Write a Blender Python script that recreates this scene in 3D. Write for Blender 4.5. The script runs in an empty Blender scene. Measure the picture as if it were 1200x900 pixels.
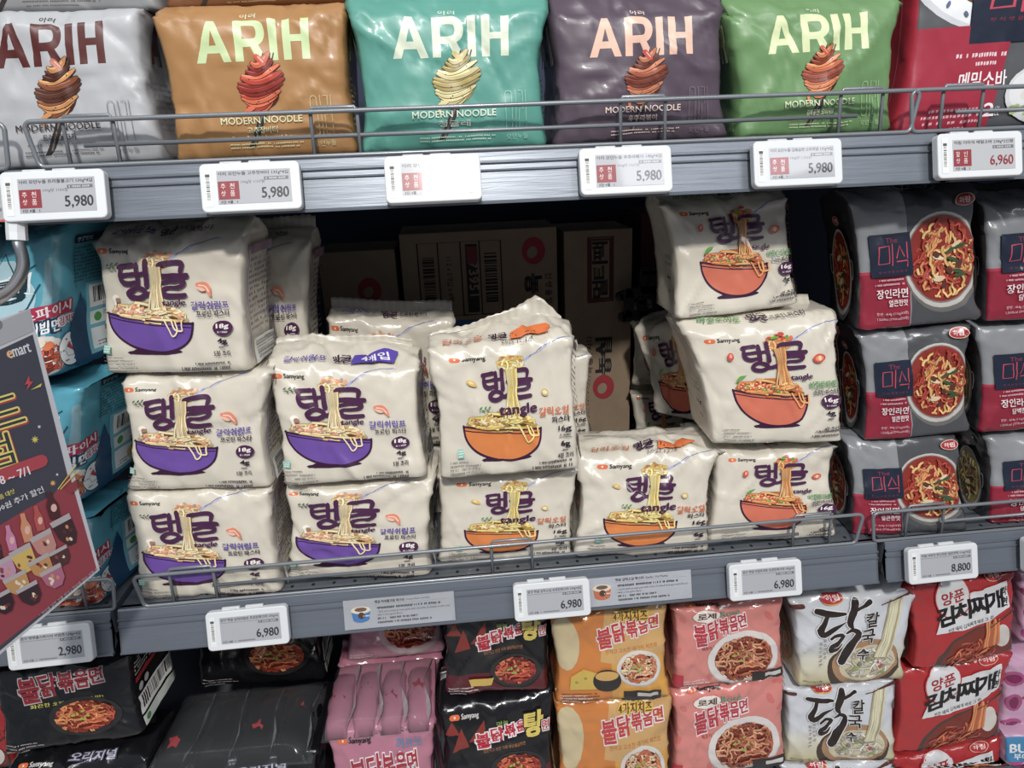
import bpy, math, random
import numpy as np
from mathutils.geometry import tessellate_polygon
from mathutils import Matrix, Vector

# ------------------------------------------------------------------ camera, world, lights, exposure
SC = bpy.context.scene
COL = SC.collection
F = 820.0
X_ = np.array([10235., -693., F]); X_ /= np.linalg.norm(X_)
D_ = np.array([99.4, 2438., F]); D_ -= D_.dot(X_) * X_; D_ /= np.linalg.norm(D_)
Y_ = np.cross(X_, D_)
if Y_[2] < 0: Y_ = -Y_
R_ = np.stack([X_, Y_, -D_])                    # rows: world axes seen from the camera (x right, y down, z forward)
CAM = np.array([0., -.717, 1.5])
cd = bpy.data.cameras.new('camera'); co = bpy.data.objects.new('camera', cd); COL.objects.link(co)
cd.sensor_width = 36; cd.lens = F * 36 / 1200; cd.clip_start = .01
M = R_ @ np.diag([1, -1, -1])
co.matrix_world = Matrix([list(M[i]) + [CAM[i]] for i in range(3)] + [[0, 0, 0, 1]])
SC.camera = co

W_ = bpy.data.worlds.new('world'); SC.world = W_; W_.use_nodes = True
W_.node_tree.nodes['Background'].inputs[0].default_value = (.80, .86, 1, 1)
W_.node_tree.nodes['Background'].inputs[1].default_value = .30

def area(name, loc, target, sx, sy, power, col, spread=180):
    l = bpy.data.lights.new(name, 'AREA'); l.shape = 'RECTANGLE'; l.size = sx; l.size_y = sy; l.energy = power; l.color = col
    l.spread = math.radians(spread)
    o = bpy.data.objects.new(name, l); COL.objects.link(o); o.location = loc
    o.rotation_euler = (Vector(target) - Vector(loc)).to_track_quat('-Z', 'Y').to_euler(); return o
area('track_spotlight', (.02, -2.30, 3.12), (.02, 0, 1.3), .16, .16, 95, (1, .97, .92))
area('ceiling_strip_light', (-.3, -1.5, 3.2), (0, 0, 1.0), 3.0, .35, 42, (.93, .96, 1))
area('far_ceiling_light', (1.6, -2.9, 3.2), (.2, 0, 1.1), 1.2, .5, 26, (.95, .97, 1))
SC.view_settings.view_transform = 'Standard'; SC.view_settings.look = 'None'
SC.view_settings.gamma = 1; SC.view_settings.use_curve_mapping = False
SC.view_settings.exposure = -0.5

# ------------------------------------------------------------------ helpers
def at(px, py, y):
    r = R_ @ np.array([px - 600., py - 450., F]); return CAM + r * ((y - CAM[1]) / r[1])
def lin(h):
    c = lin0(h); return c + (c @ np.array([.3, .6, .1]) - c) * .14          # inks are a little duller than their swatches
def lin0(h):
    if isinstance(h, str):
        h = h.lstrip('#'); c = [int(h[i:i+2], 16) / 255 for i in (0, 2, 4)]
    else: c = list(h)
    return np.array([x / 12.92 if x <= .04045 else ((x + .055) / 1.055) ** 2.4 for x in c])

def mat(name, color=None, rough=.5, metal=0., coat=0., bump=0., bscale=60., attr=False, spec=.5, noise_col=0., alpha=None, stretch=None, crough=.12):
    m = bpy.data.materials.new(name); m.use_nodes = True; nt = m.node_tree; N = nt.nodes; L = nt.links
    b = N['Principled BSDF']
    b.inputs['Roughness'].default_value = rough; b.inputs['Metallic'].default_value = metal
    b.inputs['Coat Weight'].default_value = coat; b.inputs['Coat Roughness'].default_value = crough
    b.inputs['Specular IOR Level'].default_value = spec
    tc = N.new('ShaderNodeTexCoord'); oi = N.new('ShaderNodeObjectInfo'); ad = N.new('ShaderNodeVectorMath'); ad.operation = 'MULTIPLY_ADD'
    L.new(oi.outputs['Random'], ad.inputs[0]); ad.inputs[1].default_value = (7, 3, 5); L.new(tc.outputs['Object'], ad.inputs[2])
    src = ad.outputs[0]
    if stretch:
        mp = N.new('ShaderNodeMapping'); mp.inputs['Scale'].default_value = stretch; L.new(src, mp.inputs[0]); src = mp.outputs[0]
    colout = None
    if attr:
        a = N.new('ShaderNodeAttribute'); a.attribute_name = 'Col'; colout = a.outputs['Color']
    if noise_col:
        nz = N.new('ShaderNodeTexNoise'); nz.inputs['Scale'].default_value = bscale; nz.inputs['Detail'].default_value = 5; L.new(src, nz.inputs['Vector'])
        mr = N.new('ShaderNodeMapRange'); mr.inputs[1].default_value = .3; mr.inputs[2].default_value = .7
        mr.inputs[3].default_value = 1 - noise_col; mr.inputs[4].default_value = 1 + noise_col; L.new(nz.outputs[0], mr.inputs[0])
        vm = N.new('ShaderNodeVectorMath'); vm.operation = 'SCALE'
        if colout is not None: L.new(colout, vm.inputs[0])
        else: vm.inputs[0].default_value = tuple(lin(color))
        L.new(mr.outputs[0], vm.inputs['Scale']); colout = vm.outputs[0]
    if colout is not None: L.new(colout, b.inputs['Base Color'])
    else: b.inputs['Base Color'].default_value = (*lin(color), 1)
    if bump:
        nz = N.new('ShaderNodeTexNoise'); nz.noise_type = 'RIDGED_MULTIFRACTAL' if not stretch else 'FBM'
        nz.inputs['Scale'].default_value = bscale; nz.inputs['Detail'].default_value = 3; nz.inputs['Distortion'].default_value = .6
        L.new(src, nz.inputs['Vector'])
        bp = N.new('ShaderNodeBump'); bp.inputs['Strength'].default_value = bump; bp.inputs['Distance'].default_value = .002
        L.new(nz.outputs[0], bp.inputs['Height']); L.new(bp.outputs[0], b.inputs['Normal']); L.new(bp.outputs[0], b.inputs['Coat Normal'])
    if alpha is not None:
        b.inputs['Alpha'].default_value = alpha
    return m

MT = dict(
    film=mat('glossy_printed_film', rough=.27, coat=.55, bump=.75, bscale=13, attr=True),
    shiny=mat('shiny_printed_film', rough=.22, coat=.6, bump=.55, bscale=18, attr=True),
    matte=mat('satin_printed_foil', rough=.42, coat=.14, bump=.5, bscale=12, attr=True),
    paper=mat('printed_paper', rough=.6, attr=True),
    card=mat('printed_cardboard', rough=.85, attr=True, noise_col=.08, bscale=40),
    screen=mat('display_screen', rough=.42, coat=.6, attr=True, crough=.05),
    tag=mat('white_tag_plastic', rough=.55, attr=True),
    seal=mat('crimped_film', rough=.3, coat=.4, bump=.2, bscale=30, attr=True),
    lip=mat('grey_painted_price_rail', '#6a717c', rough=.4, metal=.25, noise_col=.05, bscale=5, bump=.05, stretch=(3, 60, 60)),
    lip2=mat('silver_worn_price_rail', '#6d747e', rough=.38, metal=.35, noise_col=.10, bscale=5, bump=.14, stretch=(3, 60, 60)),
    deck=mat('grey_shelf_paint', '#5d646c', rough=.5, metal=.2, noise_col=.05, bscale=30),
    wire=mat('grey_coated_wire', '#7d8288', rough=.35, metal=.3, coat=.2),
    dark=mat('dark_hollow', '#101318', rough=.8),
    navy=mat('navy_back_panel', '#1c2a44', rough=.7),
    chrome=mat('satin_aluminium', '#b9bcc0', rough=.3, metal=.9),
    white=mat('white_plastic', '#d8dbde', rough=.4),
    floor=mat('floor_tile', '#9a9a98', rough=.4, noise_col=.1, bscale=3),
    clear=mat('clear_film', '#c8ccd2', rough=.10, alpha=.06, bump=.6, bscale=20, coat=.5),
)

def empty(name, loc):
    o = bpy.data.objects.new(name, None); o.empty_display_size = .02; o.location = loc; COL.objects.link(o); return o
def tag(o, label, cat, group=None):
    o['label'] = label; o['category'] = cat
    if group: o['group'] = group
    return o
def link(name, me, parent=None):
    o = bpy.data.objects.new(name, me); COL.objects.link(o)
    if parent is not None: o.parent = parent
    return o
def raw_mesh(name, V, Fc, m, smooth=True, cols=None, normals=None):
    me = bpy.data.meshes.new(name); V = np.asarray(V, np.float32); me.from_pydata(V, [], Fc) if not isinstance(Fc, np.ndarray) else None
    if isinstance(Fc, np.ndarray):
        n, k = Fc.shape
        me.vertices.add(len(V)); me.vertices.foreach_set('co', V.ravel())
        me.loops.add(n * k); me.loops.foreach_set('vertex_index', Fc.astype(np.int32).ravel())
        me.polygons.add(n); me.polygons.foreach_set('loop_start', np.arange(0, n * k, k, dtype=np.int32))
        me.update(calc_edges=True)
    me.materials.append(m)
    me.polygons.foreach_set('use_smooth', [smooth] * len(me.polygons))
    if cols is not None:
        a = me.color_attributes.new('Col', 'FLOAT_COLOR', 'POINT')
        a.data.foreach_set('color', np.concatenate([cols, np.ones((len(V), 1))], 1).astype(np.float32).ravel())
    me.update()
    if normals is not None:
        na = me.attributes.new('custom_normal', 'FLOAT_VECTOR', 'POINT'); na.data.foreach_set('vector', np.ascontiguousarray(normals, np.float32).ravel())
    return me

class MB:                                            # plain shapes collected into one mesh
    def __init__(s): s.V = []; s.F = []; s.C = []
    def add(s, V, Fc, col=None):
        b = len(s.V); s.V += [tuple(v) for v in V]; s.F += [tuple(i + b for i in f) for f in Fc]
        s.C += [tuple(lin(col)) if col is not None else (.5, .5, .5)] * len(V)
    def box(s, x0, x1, y0, y1, z0, z1, col=None):
        V = [(x, y, z) for z in (z0, z1) for y in (y0, y1) for x in (x0, x1)]
        s.add(V, [(0, 2, 3, 1), (4, 5, 7, 6), (0, 1, 5, 4), (2, 6, 7, 3), (0, 4, 6, 2), (1, 3, 7, 5)], col)
    def tube(s, P, r, n=8, closed=False, col=None):
        P = [np.array(p, float) for p in P]; V = []; k = len(P); up = None
        for i, p in enumerate(P):
            a = P[i - 1] if (i or closed) else p; c = P[(i + 1) % k] if (i < k - 1 or closed) else p
            t = c - a; t /= np.linalg.norm(t) + 1e-12
            if up is None:
                up = np.cross(t, (0, 0, 1.)); 
                if np.linalg.norm(up) < .1: up = np.cross(t, (0, 1., 0))
            up = up - up.dot(t) * t; up /= np.linalg.norm(up); w = np.cross(t, up)
            V += [p + r * (math.cos(2 * math.pi * j / n) * up + math.sin(2 * math.pi * j / n) * w) for j in range(n)]
        Fc = [(i * n + j, i * n + (j + 1) % n, ((i + 1) % k) * n + (j + 1) % n, ((i + 1) % k) * n + j) for i in range(k if closed else k - 1) for j in range(n)]
        if not closed: Fc += [tuple(range(n))[::-1], tuple((k - 1) * n + j for j in range(n))]
        s.add(V, Fc, col)
    def prism(s, prof, x0, x1, col=None):            # profile in (y, z), extruded along x
        n = len(prof); V = [(x0, y, z) for y, z in prof] + [(x1, y, z) for y, z in prof]
        s.add(V, [(i, (i + 1) % n, (i + 1) % n + n, i + n) for i in range(n)] + [tuple(range(n))[::-1], tuple(range(n, 2 * n))], col)
    def build(s, name, m, parent=None, smooth=False, origin=(0, 0, 0)):
        o = np.array(origin); me = raw_mesh(name, np.array(s.V) - o, s.F, m, smooth, np.array(s.C))
        return link(name, me, parent)

# ---- printed artwork: flat coloured shapes (x in pack heights, y 0..1) laid on a surface grid
TC = {}
GLYPHS = '가갈개게고구국귤그글기김까끈나널네농누늘다단닭담당대더던돼드들라량러레로룸르리릭림마맛매머멀메면모물미밀바백버별보볶봉부분불비빔사삼상생소수쉬스시식심아양얼열영오운원을음의이인일입있장점정제조중즈지진질찌천청추치칼콤쿨크큰타탕탱터토트티틴파팩푸푼품프플하한할행화활후'   # loaded in one go, which is much faster
def text_mesh(s, bold, res):
    k = (s, bold, res)
    if k not in TC:
        c = bpy.data.curves.new('t', 'FONT'); c.body = s; c.resolution_u = res; c.offset = bold
        o = bpy.data.objects.new('t', c)
        me = bpy.data.meshes.new_from_object(o)
        me.calc_loop_triangles(); V = np.array([v.co[:2] for v in me.vertices]).reshape(-1, 2)
        T = np.array([t.vertices[:] for t in me.loop_triangles], int).reshape(-1, 3)
        bpy.data.objects.remove(o); bpy.data.curves.remove(c); bpy.data.meshes.remove(me)
        if bold: mn, mx = text_mesh(s, 0, res)[3], text_mesh(s, 0, res)[2]
        elif len(V): mn = V.min(0); mx = V.max(0) - mn
        else: mn = np.zeros(2); mx = np.ones(2)
        TC[k] = (V - mn, T, mx, mn)
    return TC[k]
text_mesh(GLYPHS, 0, 1)
def smooth_path(P, n=4):
    P = np.array(P, float)
    if len(P) < 3: return P
    Q = np.vstack([2 * P[0] - P[1], P, 2 * P[-1] - P[-2]]); out = []
    for i in range(1, len(Q) - 2):
        for t in np.arange(n) / n:
            a, b, c, d = Q[i-1], Q[i], Q[i+1], Q[i+2]
            out.append(.5 * (2 * b + (c - a) * t + (2 * a - 5 * b + 4 * c - d) * t * t + (3 * b - a - 3 * c + d) * t ** 3))
    return np.array(out + [P[-1]])
class Art:
    def __init__(s, ar=1.2, base='#d8d3c6'): s.ar = ar; s.base = lin(base); s.T = []; s.C = []; s.L = []; s.n = 0; s.xf = None
    def raw(s, V, T, col):
        T = np.asarray(T, int)
        if not len(T): return
        s.n += 1; P = np.asarray(V, float)[T]
        c = np.asarray(col); c = np.broadcast_to(c, (len(T), 3, 3)) if c.ndim == 1 else c[T]
        s.T.append(P); s.C.append(c); s.L.append(np.full(len(T), s.n))
    def poly(s, P, col):
        P = [tuple(p) for p in P]; T = tessellate_polygon([[Vector((x, y, 0)) for x, y in P]]); s.raw(P, T, lin(col))
    def rect(s, x0, y0, x1, y1, col): s.raw([(x0, y0), (x1, y0), (x1, y1), (x0, y1)], [(0, 1, 2), (0, 2, 3)], lin(col))
    def grad(s, x0, y0, x1, y1, c0, c1):
        s.raw([(x0, y0), (x1, y0), (x1, y1), (x0, y1)], [(0, 1, 2), (0, 2, 3)], np.array([lin(c0), lin(c0), lin(c1), lin(c1)]))
    def ell(s, cx, cy, rx, ry, col, n=20, rot=0, a0=0, a1=360):
        t = np.radians(np.linspace(a0, a1, n + 1)); c, q = math.cos(math.radians(rot)), math.sin(math.radians(rot))
        x, y = rx * np.cos(t), ry * np.sin(t); V = np.stack([cx + x * c - y * q, cy + x * q + y * c], 1)
        s.raw(np.vstack([[(cx, cy)], V]), [(0, i + 1, i + 2) for i in range(n)], lin(col))
    def stroke(s, P, w, col, sm=True, cap=True, n=4):
        m = len(P); W = np.broadcast_to(np.asarray(w, float), (m,)).copy() if np.ndim(w) == 0 else np.array(w, float)
        if sm and m > 2:
            Q = smooth_path(np.column_stack([P, W]), n); P, W = Q[:, :2], Q[:, 2]
        P = np.asarray(P, float); W = np.maximum(W, .0005) / 2
        t = np.gradient(P, axis=0); t /= np.linalg.norm(t, axis=1)[:, None] + 1e-9; nr = np.stack([-t[:, 1], t[:, 0]], 1)
        V = np.vstack([P + nr * W[:, None], P - nr * W[:, None]]); k = len(P)
        T = [(i, i + k, i + 1) for i in range(k - 1)] + [(i + 1, i + k, i + k + 1) for i in range(k - 1)]
        s.raw(V, T, lin(col) if isinstance(col, str) else col)
        if cap:
            for j in (0, -1):
                th = np.linspace(0, 2 * np.pi, 9)[:-1]; U = P[j] + W[j] * np.stack([np.cos(th), np.sin(th)], 1)
                s.raw(U, [(0, i, i + 1) for i in range(1, 7)], lin(col) if isinstance(col, str) else col)
    def text(s, t, x0, y0, x1, y1, col, bold=.0, res=2, rot=0, shear=0, outline=None, ow=.03, keep=False):
        V, T, mx, _ = text_mesh(t, 0, res)
        if not len(T): return
        sc = np.array([(x1 - x0) / mx[0], (y1 - y0) / mx[1]])
        if keep: sc[:] = (y1 - y0) / mx[1]
        def put(V0, mx0, dx=0, dy=0):
            P = (V0 - mx0 / 2) * sc; P[:, 0] += P[:, 1] * shear; a = math.radians(rot)
            P = P @ np.array([[math.cos(a), math.sin(a)], [-math.sin(a), math.cos(a)]])
            return P + np.array([(x0 + x1) / 2 + dx, (y0 + y1) / 2 + dy])
        if outline:
            Vo, To = text_mesh(t, round(ow / sc[1] + bold * .8, 3), 1)[:2]; s.raw(put(Vo, mx), To, lin(outline))
        if bold <= 0: return s.raw(put(V, mx), T, lin(col))
        b = bold * .8; P0 = [(b, b), (-b, b), (b, -b), (-b, -b)] if res > 1 and len(t) < 3 else [(b, b * .6), (-b, -b * .6)]
        for i, j in P0: s.raw(put(V, mx, i * sc[0], j * sc[1]), T, lin(col))
    def greek(s, x0, y0, x1, y1, rows, col, seed=0, fill=.62, cw=None):     # print too small to read
        rr = random.Random(seed); h = (y1 - y0) / rows; V = []; T = []
        for r in range(rows):
            y = y1 - (r + .5) * h; x = x0; end = x1 - (0 if r < rows - 1 else rr.random() * .35 * (x1 - x0))
            while x < end:
                w = (cw or h * .62) * (.45 + .4 * rr.random())
                if rr.random() > .16:
                    k = rr.random(); b = len(V); hh = h * fill / 2
                    V += [(x, y - hh), (x + w * .66, y - hh * (.3 + .7 * k)), (x + w * .66, y + hh), (x, y + hh * (1 - .5 * k))]
                    T += [(b, b+1, b+2), (b, b+2, b+3)]
                x += w
        if V: s.raw(V, T, lin(col))
    def barcode(s, x0, y0, x1, y1, seed=0, horiz=False, bg='#e4e4e0'):
        if bg: s.rect(x0, y0, x1, y1, bg)
        rr = random.Random(seed); L = (y1 - y0) if horiz else (x1 - x0); p = .08; V = []; T = []
        while p < .92:
            w = rr.choice((.012, .02, .035)); b = len(V)
            if horiz: V += [(x0 + .1 * (x1 - x0), y0 + L * p), (x1 - .1 * (x1 - x0), y0 + L * p), (x1 - .1 * (x1 - x0), y0 + L * (p + w)), (x0 + .1 * (x1 - x0), y0 + L * (p + w))]
            else: V += [(x0 + L * p, y0 + .2 * (y1 - y0)), (x0 + L * (p + w), y0 + .2 * (y1 - y0)), (x0 + L * (p + w), y1 - .12 * (y1 - y0)), (x0 + L * p, y1 - .12 * (y1 - y0))]
            T += [(b, b+1, b+2), (b, b+2, b+3)]; p += w + rr.choice((.012, .02, .03))
        s.raw(V, T, lin('#15151a'))
    def noodles(s, cx, cy, rx, ry, n, pal, w=.02, seed=0, wavy=.0, ln=.5, under=True, rot=0, lod=1):
        rr = random.Random(seed); a = math.radians(rot)
        for i in range(n):
            th = rr.random() * 6.283; r = rr.random() ** .5 * .85; x, y = r * math.cos(th), r * math.sin(th); d = rr.random() * 6.283; k = rr.uniform(-2.6, 2.6); P = []
            st = ln / 6; ph = rr.random() * 6
            for j in range(7):
                P.append((x, y)); d += k * st + wavy * math.sin(ph + j * 2.1); x += st * math.cos(d); y += st * math.sin(d)
                q = math.hypot(x, y)
                if q > .96: x, y = x / q * .96, y / q * .96; d += 1.2
            P = [(cx + rx * u * math.cos(a) - ry * v * math.sin(a), cy + rx * u * math.sin(a) + ry * v * math.cos(a)) for u, v in P]
            c = lin(rr.choice(pal)); f = .8 + .35 * rr.random()
            if under and i % 2: s.stroke(P, w * 1.5, c * .38, sm=False, cap=False)
            s.stroke(P, w, c * f, sm=lod > 1, n=2, cap=False)
            if under and i % 2 == 0: s.stroke(P[1:-2], w * .35, np.minimum(c * 1.5 + .04, .9), sm=False, cap=False)
    def done(s):
        s.T = np.concatenate(s.T) if s.T else np.zeros((0, 3, 2)); s.C = np.concatenate(s.C) if len(s.C) else np.zeros((0, 3, 3)); s.L = np.concatenate(s.L) if len(s.L) else np.zeros(0)
        s.C = np.array(s.C)
        if s.xf: s.T = s.xf(s.T.reshape(-1, 2)).reshape(-1, 3, 2)
        else: s.T = s.T * np.array([1 / s.ar, 1.])
        return s

def split(A, ax):                                    # cut triangles (n,3,k) along the integer lines of axis ax
    out = []
    while len(A):
        c = A[:, :, ax]; lo = np.floor(c.min(1) + 1e-5) + 1; hi = np.ceil(c.max(1) - 1e-5) - 1
        need = lo <= hi; out.append(A[~need]); A = A[need]
        if not len(A): break
        Lm = np.floor((lo[need] + hi[need]) / 2); o = np.argsort(A[:, :, ax], axis=1); r = np.arange(len(A))
        a, b, c = A[r, o[:, 0]], A[r, o[:, 1]], A[r, o[:, 2]]
        def cut(p, q):
            d = q[:, ax] - p[:, ax]; d = np.where(np.abs(d) < 1e-9, 1e-9, d); m = p + (q - p) * np.clip((Lm - p[:, ax]) / d, 0, 1)[:, None]; m[:, ax] = Lm; return m
        Pm = cut(a, c); lowb = b[:, ax] < Lm; Q = np.where(lowb[:, None], cut(b, c), cut(a, b))
        S = lambda *t: np.stack(t, 1)
        k = lowb
        A = np.concatenate([S(a, b, Q)[k], S(a, Q, Pm)[k], S(Pm, Q, c)[k], S(a, Q, Pm)[~k], S(Q, b, c)[~k], S(Q, c, Pm)[~k]])
        w = A[:, :, ax]; A = A[(w.max(1) - w.min(1)) > 1e-7]
    return np.concatenate(out) if out else A

def surface(name, P, sv, vv, art, m, origin, d0=.00012, dz=.000012, extra=None, base=None, closed=False):
    """P (rows, cols, 3) surface points; sv, vv the artwork coordinates of the columns and rows."""
    Rn, Cn = P.shape[:2]
    du = np.gradient(P, axis=1); dv = np.gradient(P, axis=0)
    if closed: du[:, 0] = du[:, -1] = P[:, 1] - P[:, -2]
    N = np.cross(du, dv); ln = np.linalg.norm(N, axis=2, keepdims=True)
    N = N / np.maximum(ln, 1e-12)
    idx = np.arange(Rn * Cn).reshape(Rn, Cn)
    q = np.stack([idx[:-1, :-1], idx[:-1, 1:], idx[1:, 1:], idx[1:, :-1]], 2).reshape(-1, 4)
    V = P.reshape(-1, 3); NN = N.reshape(-1, 3); bc = art.base if base is None else base
    Cc = np.broadcast_to(bc, (len(V), 3)) if bc.ndim == 1 else bc
    tri = np.concatenate([q[:, [0, 1, 3]], q[:, [1, 2, 3]]])
    na = len(sv)
    if len(art.T):
        ci = np.interp(art.T[:, :, 0], sv, np.arange(na), left=-9, right=na + 9); ri = np.interp(art.T[:, :, 1], vv, np.arange(len(vv)), left=-9, right=len(vv) + 9)
        # outside the grid: linear continuation so that shapes are clipped, not bent
        for arr, t, g in ((ci, art.T[:, :, 0], sv), (ri, art.T[:, :, 1], vv)):
            l = t < g[0]; arr[l] = (t[l] - g[0]) / (g[1] - g[0]); h = t > g[-1]; arr[h] = len(g) - 1 + (t[h] - g[-1]) / (g[-1] - g[-2])
        A = np.concatenate([ci[..., None], ri[..., None], art.C, np.broadcast_to(art.L[:, None, None], ci.shape + (1,)), (ci + ri)[..., None]], 2)
        A = A[(ci.max(1) > 0) & (ci.min(1) < na - 1) & (ri.max(1) > 0) & (ri.min(1) < len(vv) - 1)]
        A = split(split(A, 0), 1)
        A[:, :, 6] = A[:, :, 0] + A[:, :, 1]; A = split(A, 6)
        ce = A[:, :, :2].mean(1); A = A[(ce[:, 0] > 0) & (ce[:, 0] < na - 1) & (ce[:, 1] > 0) & (ce[:, 1] < len(vv) - 1)]
        cr = np.cross(A[:, 1, :2] - A[:, 0, :2], A[:, 2, :2] - A[:, 0, :2]); A = A[np.abs(cr) > 1e-7]; cr = cr[np.abs(cr) > 1e-7]
        A[cr < 0] = A[cr < 0][:, ::-1]
        # painter's culling: inside one grid triangle, whatever a later shape covers completely is dropped,
        # and a shape that fills the grid triangle in one colour becomes that single triangle
        cm = A[:, :, :2].mean(1); ij = np.floor(cm).astype(int); up = (cm - ij).sum(1) > 1
        bt = (ij[:, 1] * na + ij[:, 0]) * 2 + up; ly = A[:, 0, 5].astype(int); ar2 = np.abs(cr) / 2
        key = bt * 100000 + ly; uk, inv = np.unique(key, return_inverse=True); tot = np.bincount(inv, ar2)
        cmin = np.full((len(uk), 3), 9.); cmax = np.full((len(uk), 3), -9.)
        np.minimum.at(cmin, inv, A[:, :, 2:5].min(1)); np.maximum.at(cmax, inv, A[:, :, 2:5].max(1)); uni = (cmax - cmin).max(1) < 1e-4
        full = (tot > .4985) & (tot < .53); ub = uk // 100000; ul = uk % 100000
        mxl = np.full(bt.max() + 1 if len(bt) else 1, -1); np.maximum.at(mxl, ub[full], ul[full])
        keep = ly >= mxl[bt]; rp = full & uni & (ul == mxl[ub]); keep &= ~rp[inv]
        first = np.zeros(len(uk), int); first[inv[::-1]] = np.arange(len(A))[::-1]
        rb = ub[rp]; u1 = rb % 2; cj = rb // 2 // na; cI = rb // 2 % na; Fz = A[first[rp]].copy()
        cor = np.where(u1[:, None, None] == 0, np.array([[0, 0], [1, 0], [0, 1]]), np.array([[1, 0], [1, 1], [0, 1]]))
        Fz[:, :, 0] = cI[:, None] + cor[:, :, 0]; Fz[:, :, 1] = cj[:, None] + cor[:, :, 1]
        A = np.concatenate([A[keep], Fz]) if len(A) else A
        B = A.reshape(-1, 7); cx = np.clip(B[:, 0], 0, na - 1.0001); ry = np.clip(B[:, 1], 0, len(vv) - 1.0001)
        cen = np.repeat(np.floor(A[:, :, :2].mean(1)), 3, axis=0)
        i = np.clip(cen[:, 0].astype(int), 0, na - 2); j = np.clip(cen[:, 1].astype(int), 0, len(vv) - 2); a = np.clip(cx - i, 0, 1)[:, None]; b = np.clip(ry - j, 0, 1)[:, None]
        lo = np.repeat((A[:, :, 0] - cen[::3, :1] + A[:, :, 1] - cen[::3, 1:]).mean(1) < 1, 3)[:, None]
        def ev(G):
            g00, g10, g01, g11 = G[j, i], G[j, i + 1], G[j + 1, i], G[j + 1, i + 1]
            return np.where(lo, g00 + a * (g10 - g00) + b * (g01 - g00), g11 + (1 - a) * (g01 - g11) + (1 - b) * (g10 - g11))
        n2 = ev(N); n2 /= np.linalg.norm(n2, axis=1, keepdims=True) + 1e-12
        V2 = ev(P) + n2 * (d0 + dz * B[:, 5:6])
        tri = np.concatenate([tri, len(V) + np.arange(len(V2)).reshape(-1, 3)])
        V = np.concatenate([V, V2]); NN = np.concatenate([NN, n2]); Cc = np.concatenate([Cc, B[:, 2:5]])
    return raw_mesh(name, V - np.array(origin), tri, m, True, Cc, NN)

def h2(i, j, s): 
    v = np.sin(i * 127.1 + j * 311.7 + s * 74.7) * 43758.5453; return v - np.floor(v)
def vn(x, y, s):
    i, j = np.floor(x), np.floor(y); u, v = x - i, y - j; u = u * u * (3 - 2 * u); v = v * v * (3 - 2 * v)
    return (h2(i, j, s) * (1 - u) + h2(i + 1, j, s) * u) * (1 - v) + (h2(i, j + 1, s) * (1 - u) + h2(i + 1, j + 1, s) * u) * v - .5

PACKS = []
def pack(*a, **k): PACKS.append([a, k])
def build_packs():
    I = []
    for a, k in PACKS:
        q, y, dep = a[2:5]; y = (y,) * 4 if np.ndim(y) == 0 else y; c = [at(px, py, yy) for (px, py), yy in zip(q, y)]; xs = [p[0] for p in c]
        zb = (c[2][2] + c[3][2]) / 2; deck = ZU if zb > 1.35 else ZL if zb > .9 else ZG
        I.append([min(xs), max(xs), min(y), max(y) + dep, zb, (c[0][2] + c[1][2]) / 2, deck, 99.])
    for i, A in enumerate(I):
        for j, B in enumerate(I):
            ox = min(A[1], B[1]) - max(A[0], B[0]); oy = min(A[3], B[3]) - max(A[2], B[2])
            if i != j and ox > .02 and oy > .012 and abs(B[4] - A[5]) < .04 and B[4] > A[4] + .05:
                c = (B[4] + A[5]) / 2; A[7] = min(A[7], c); B[6] = max(B[6], c)
    for (a, k), A in zip(PACKS, I): make_pack(*a, floor=A[6], ceil=A[7], zb=A[4], **k)
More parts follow.
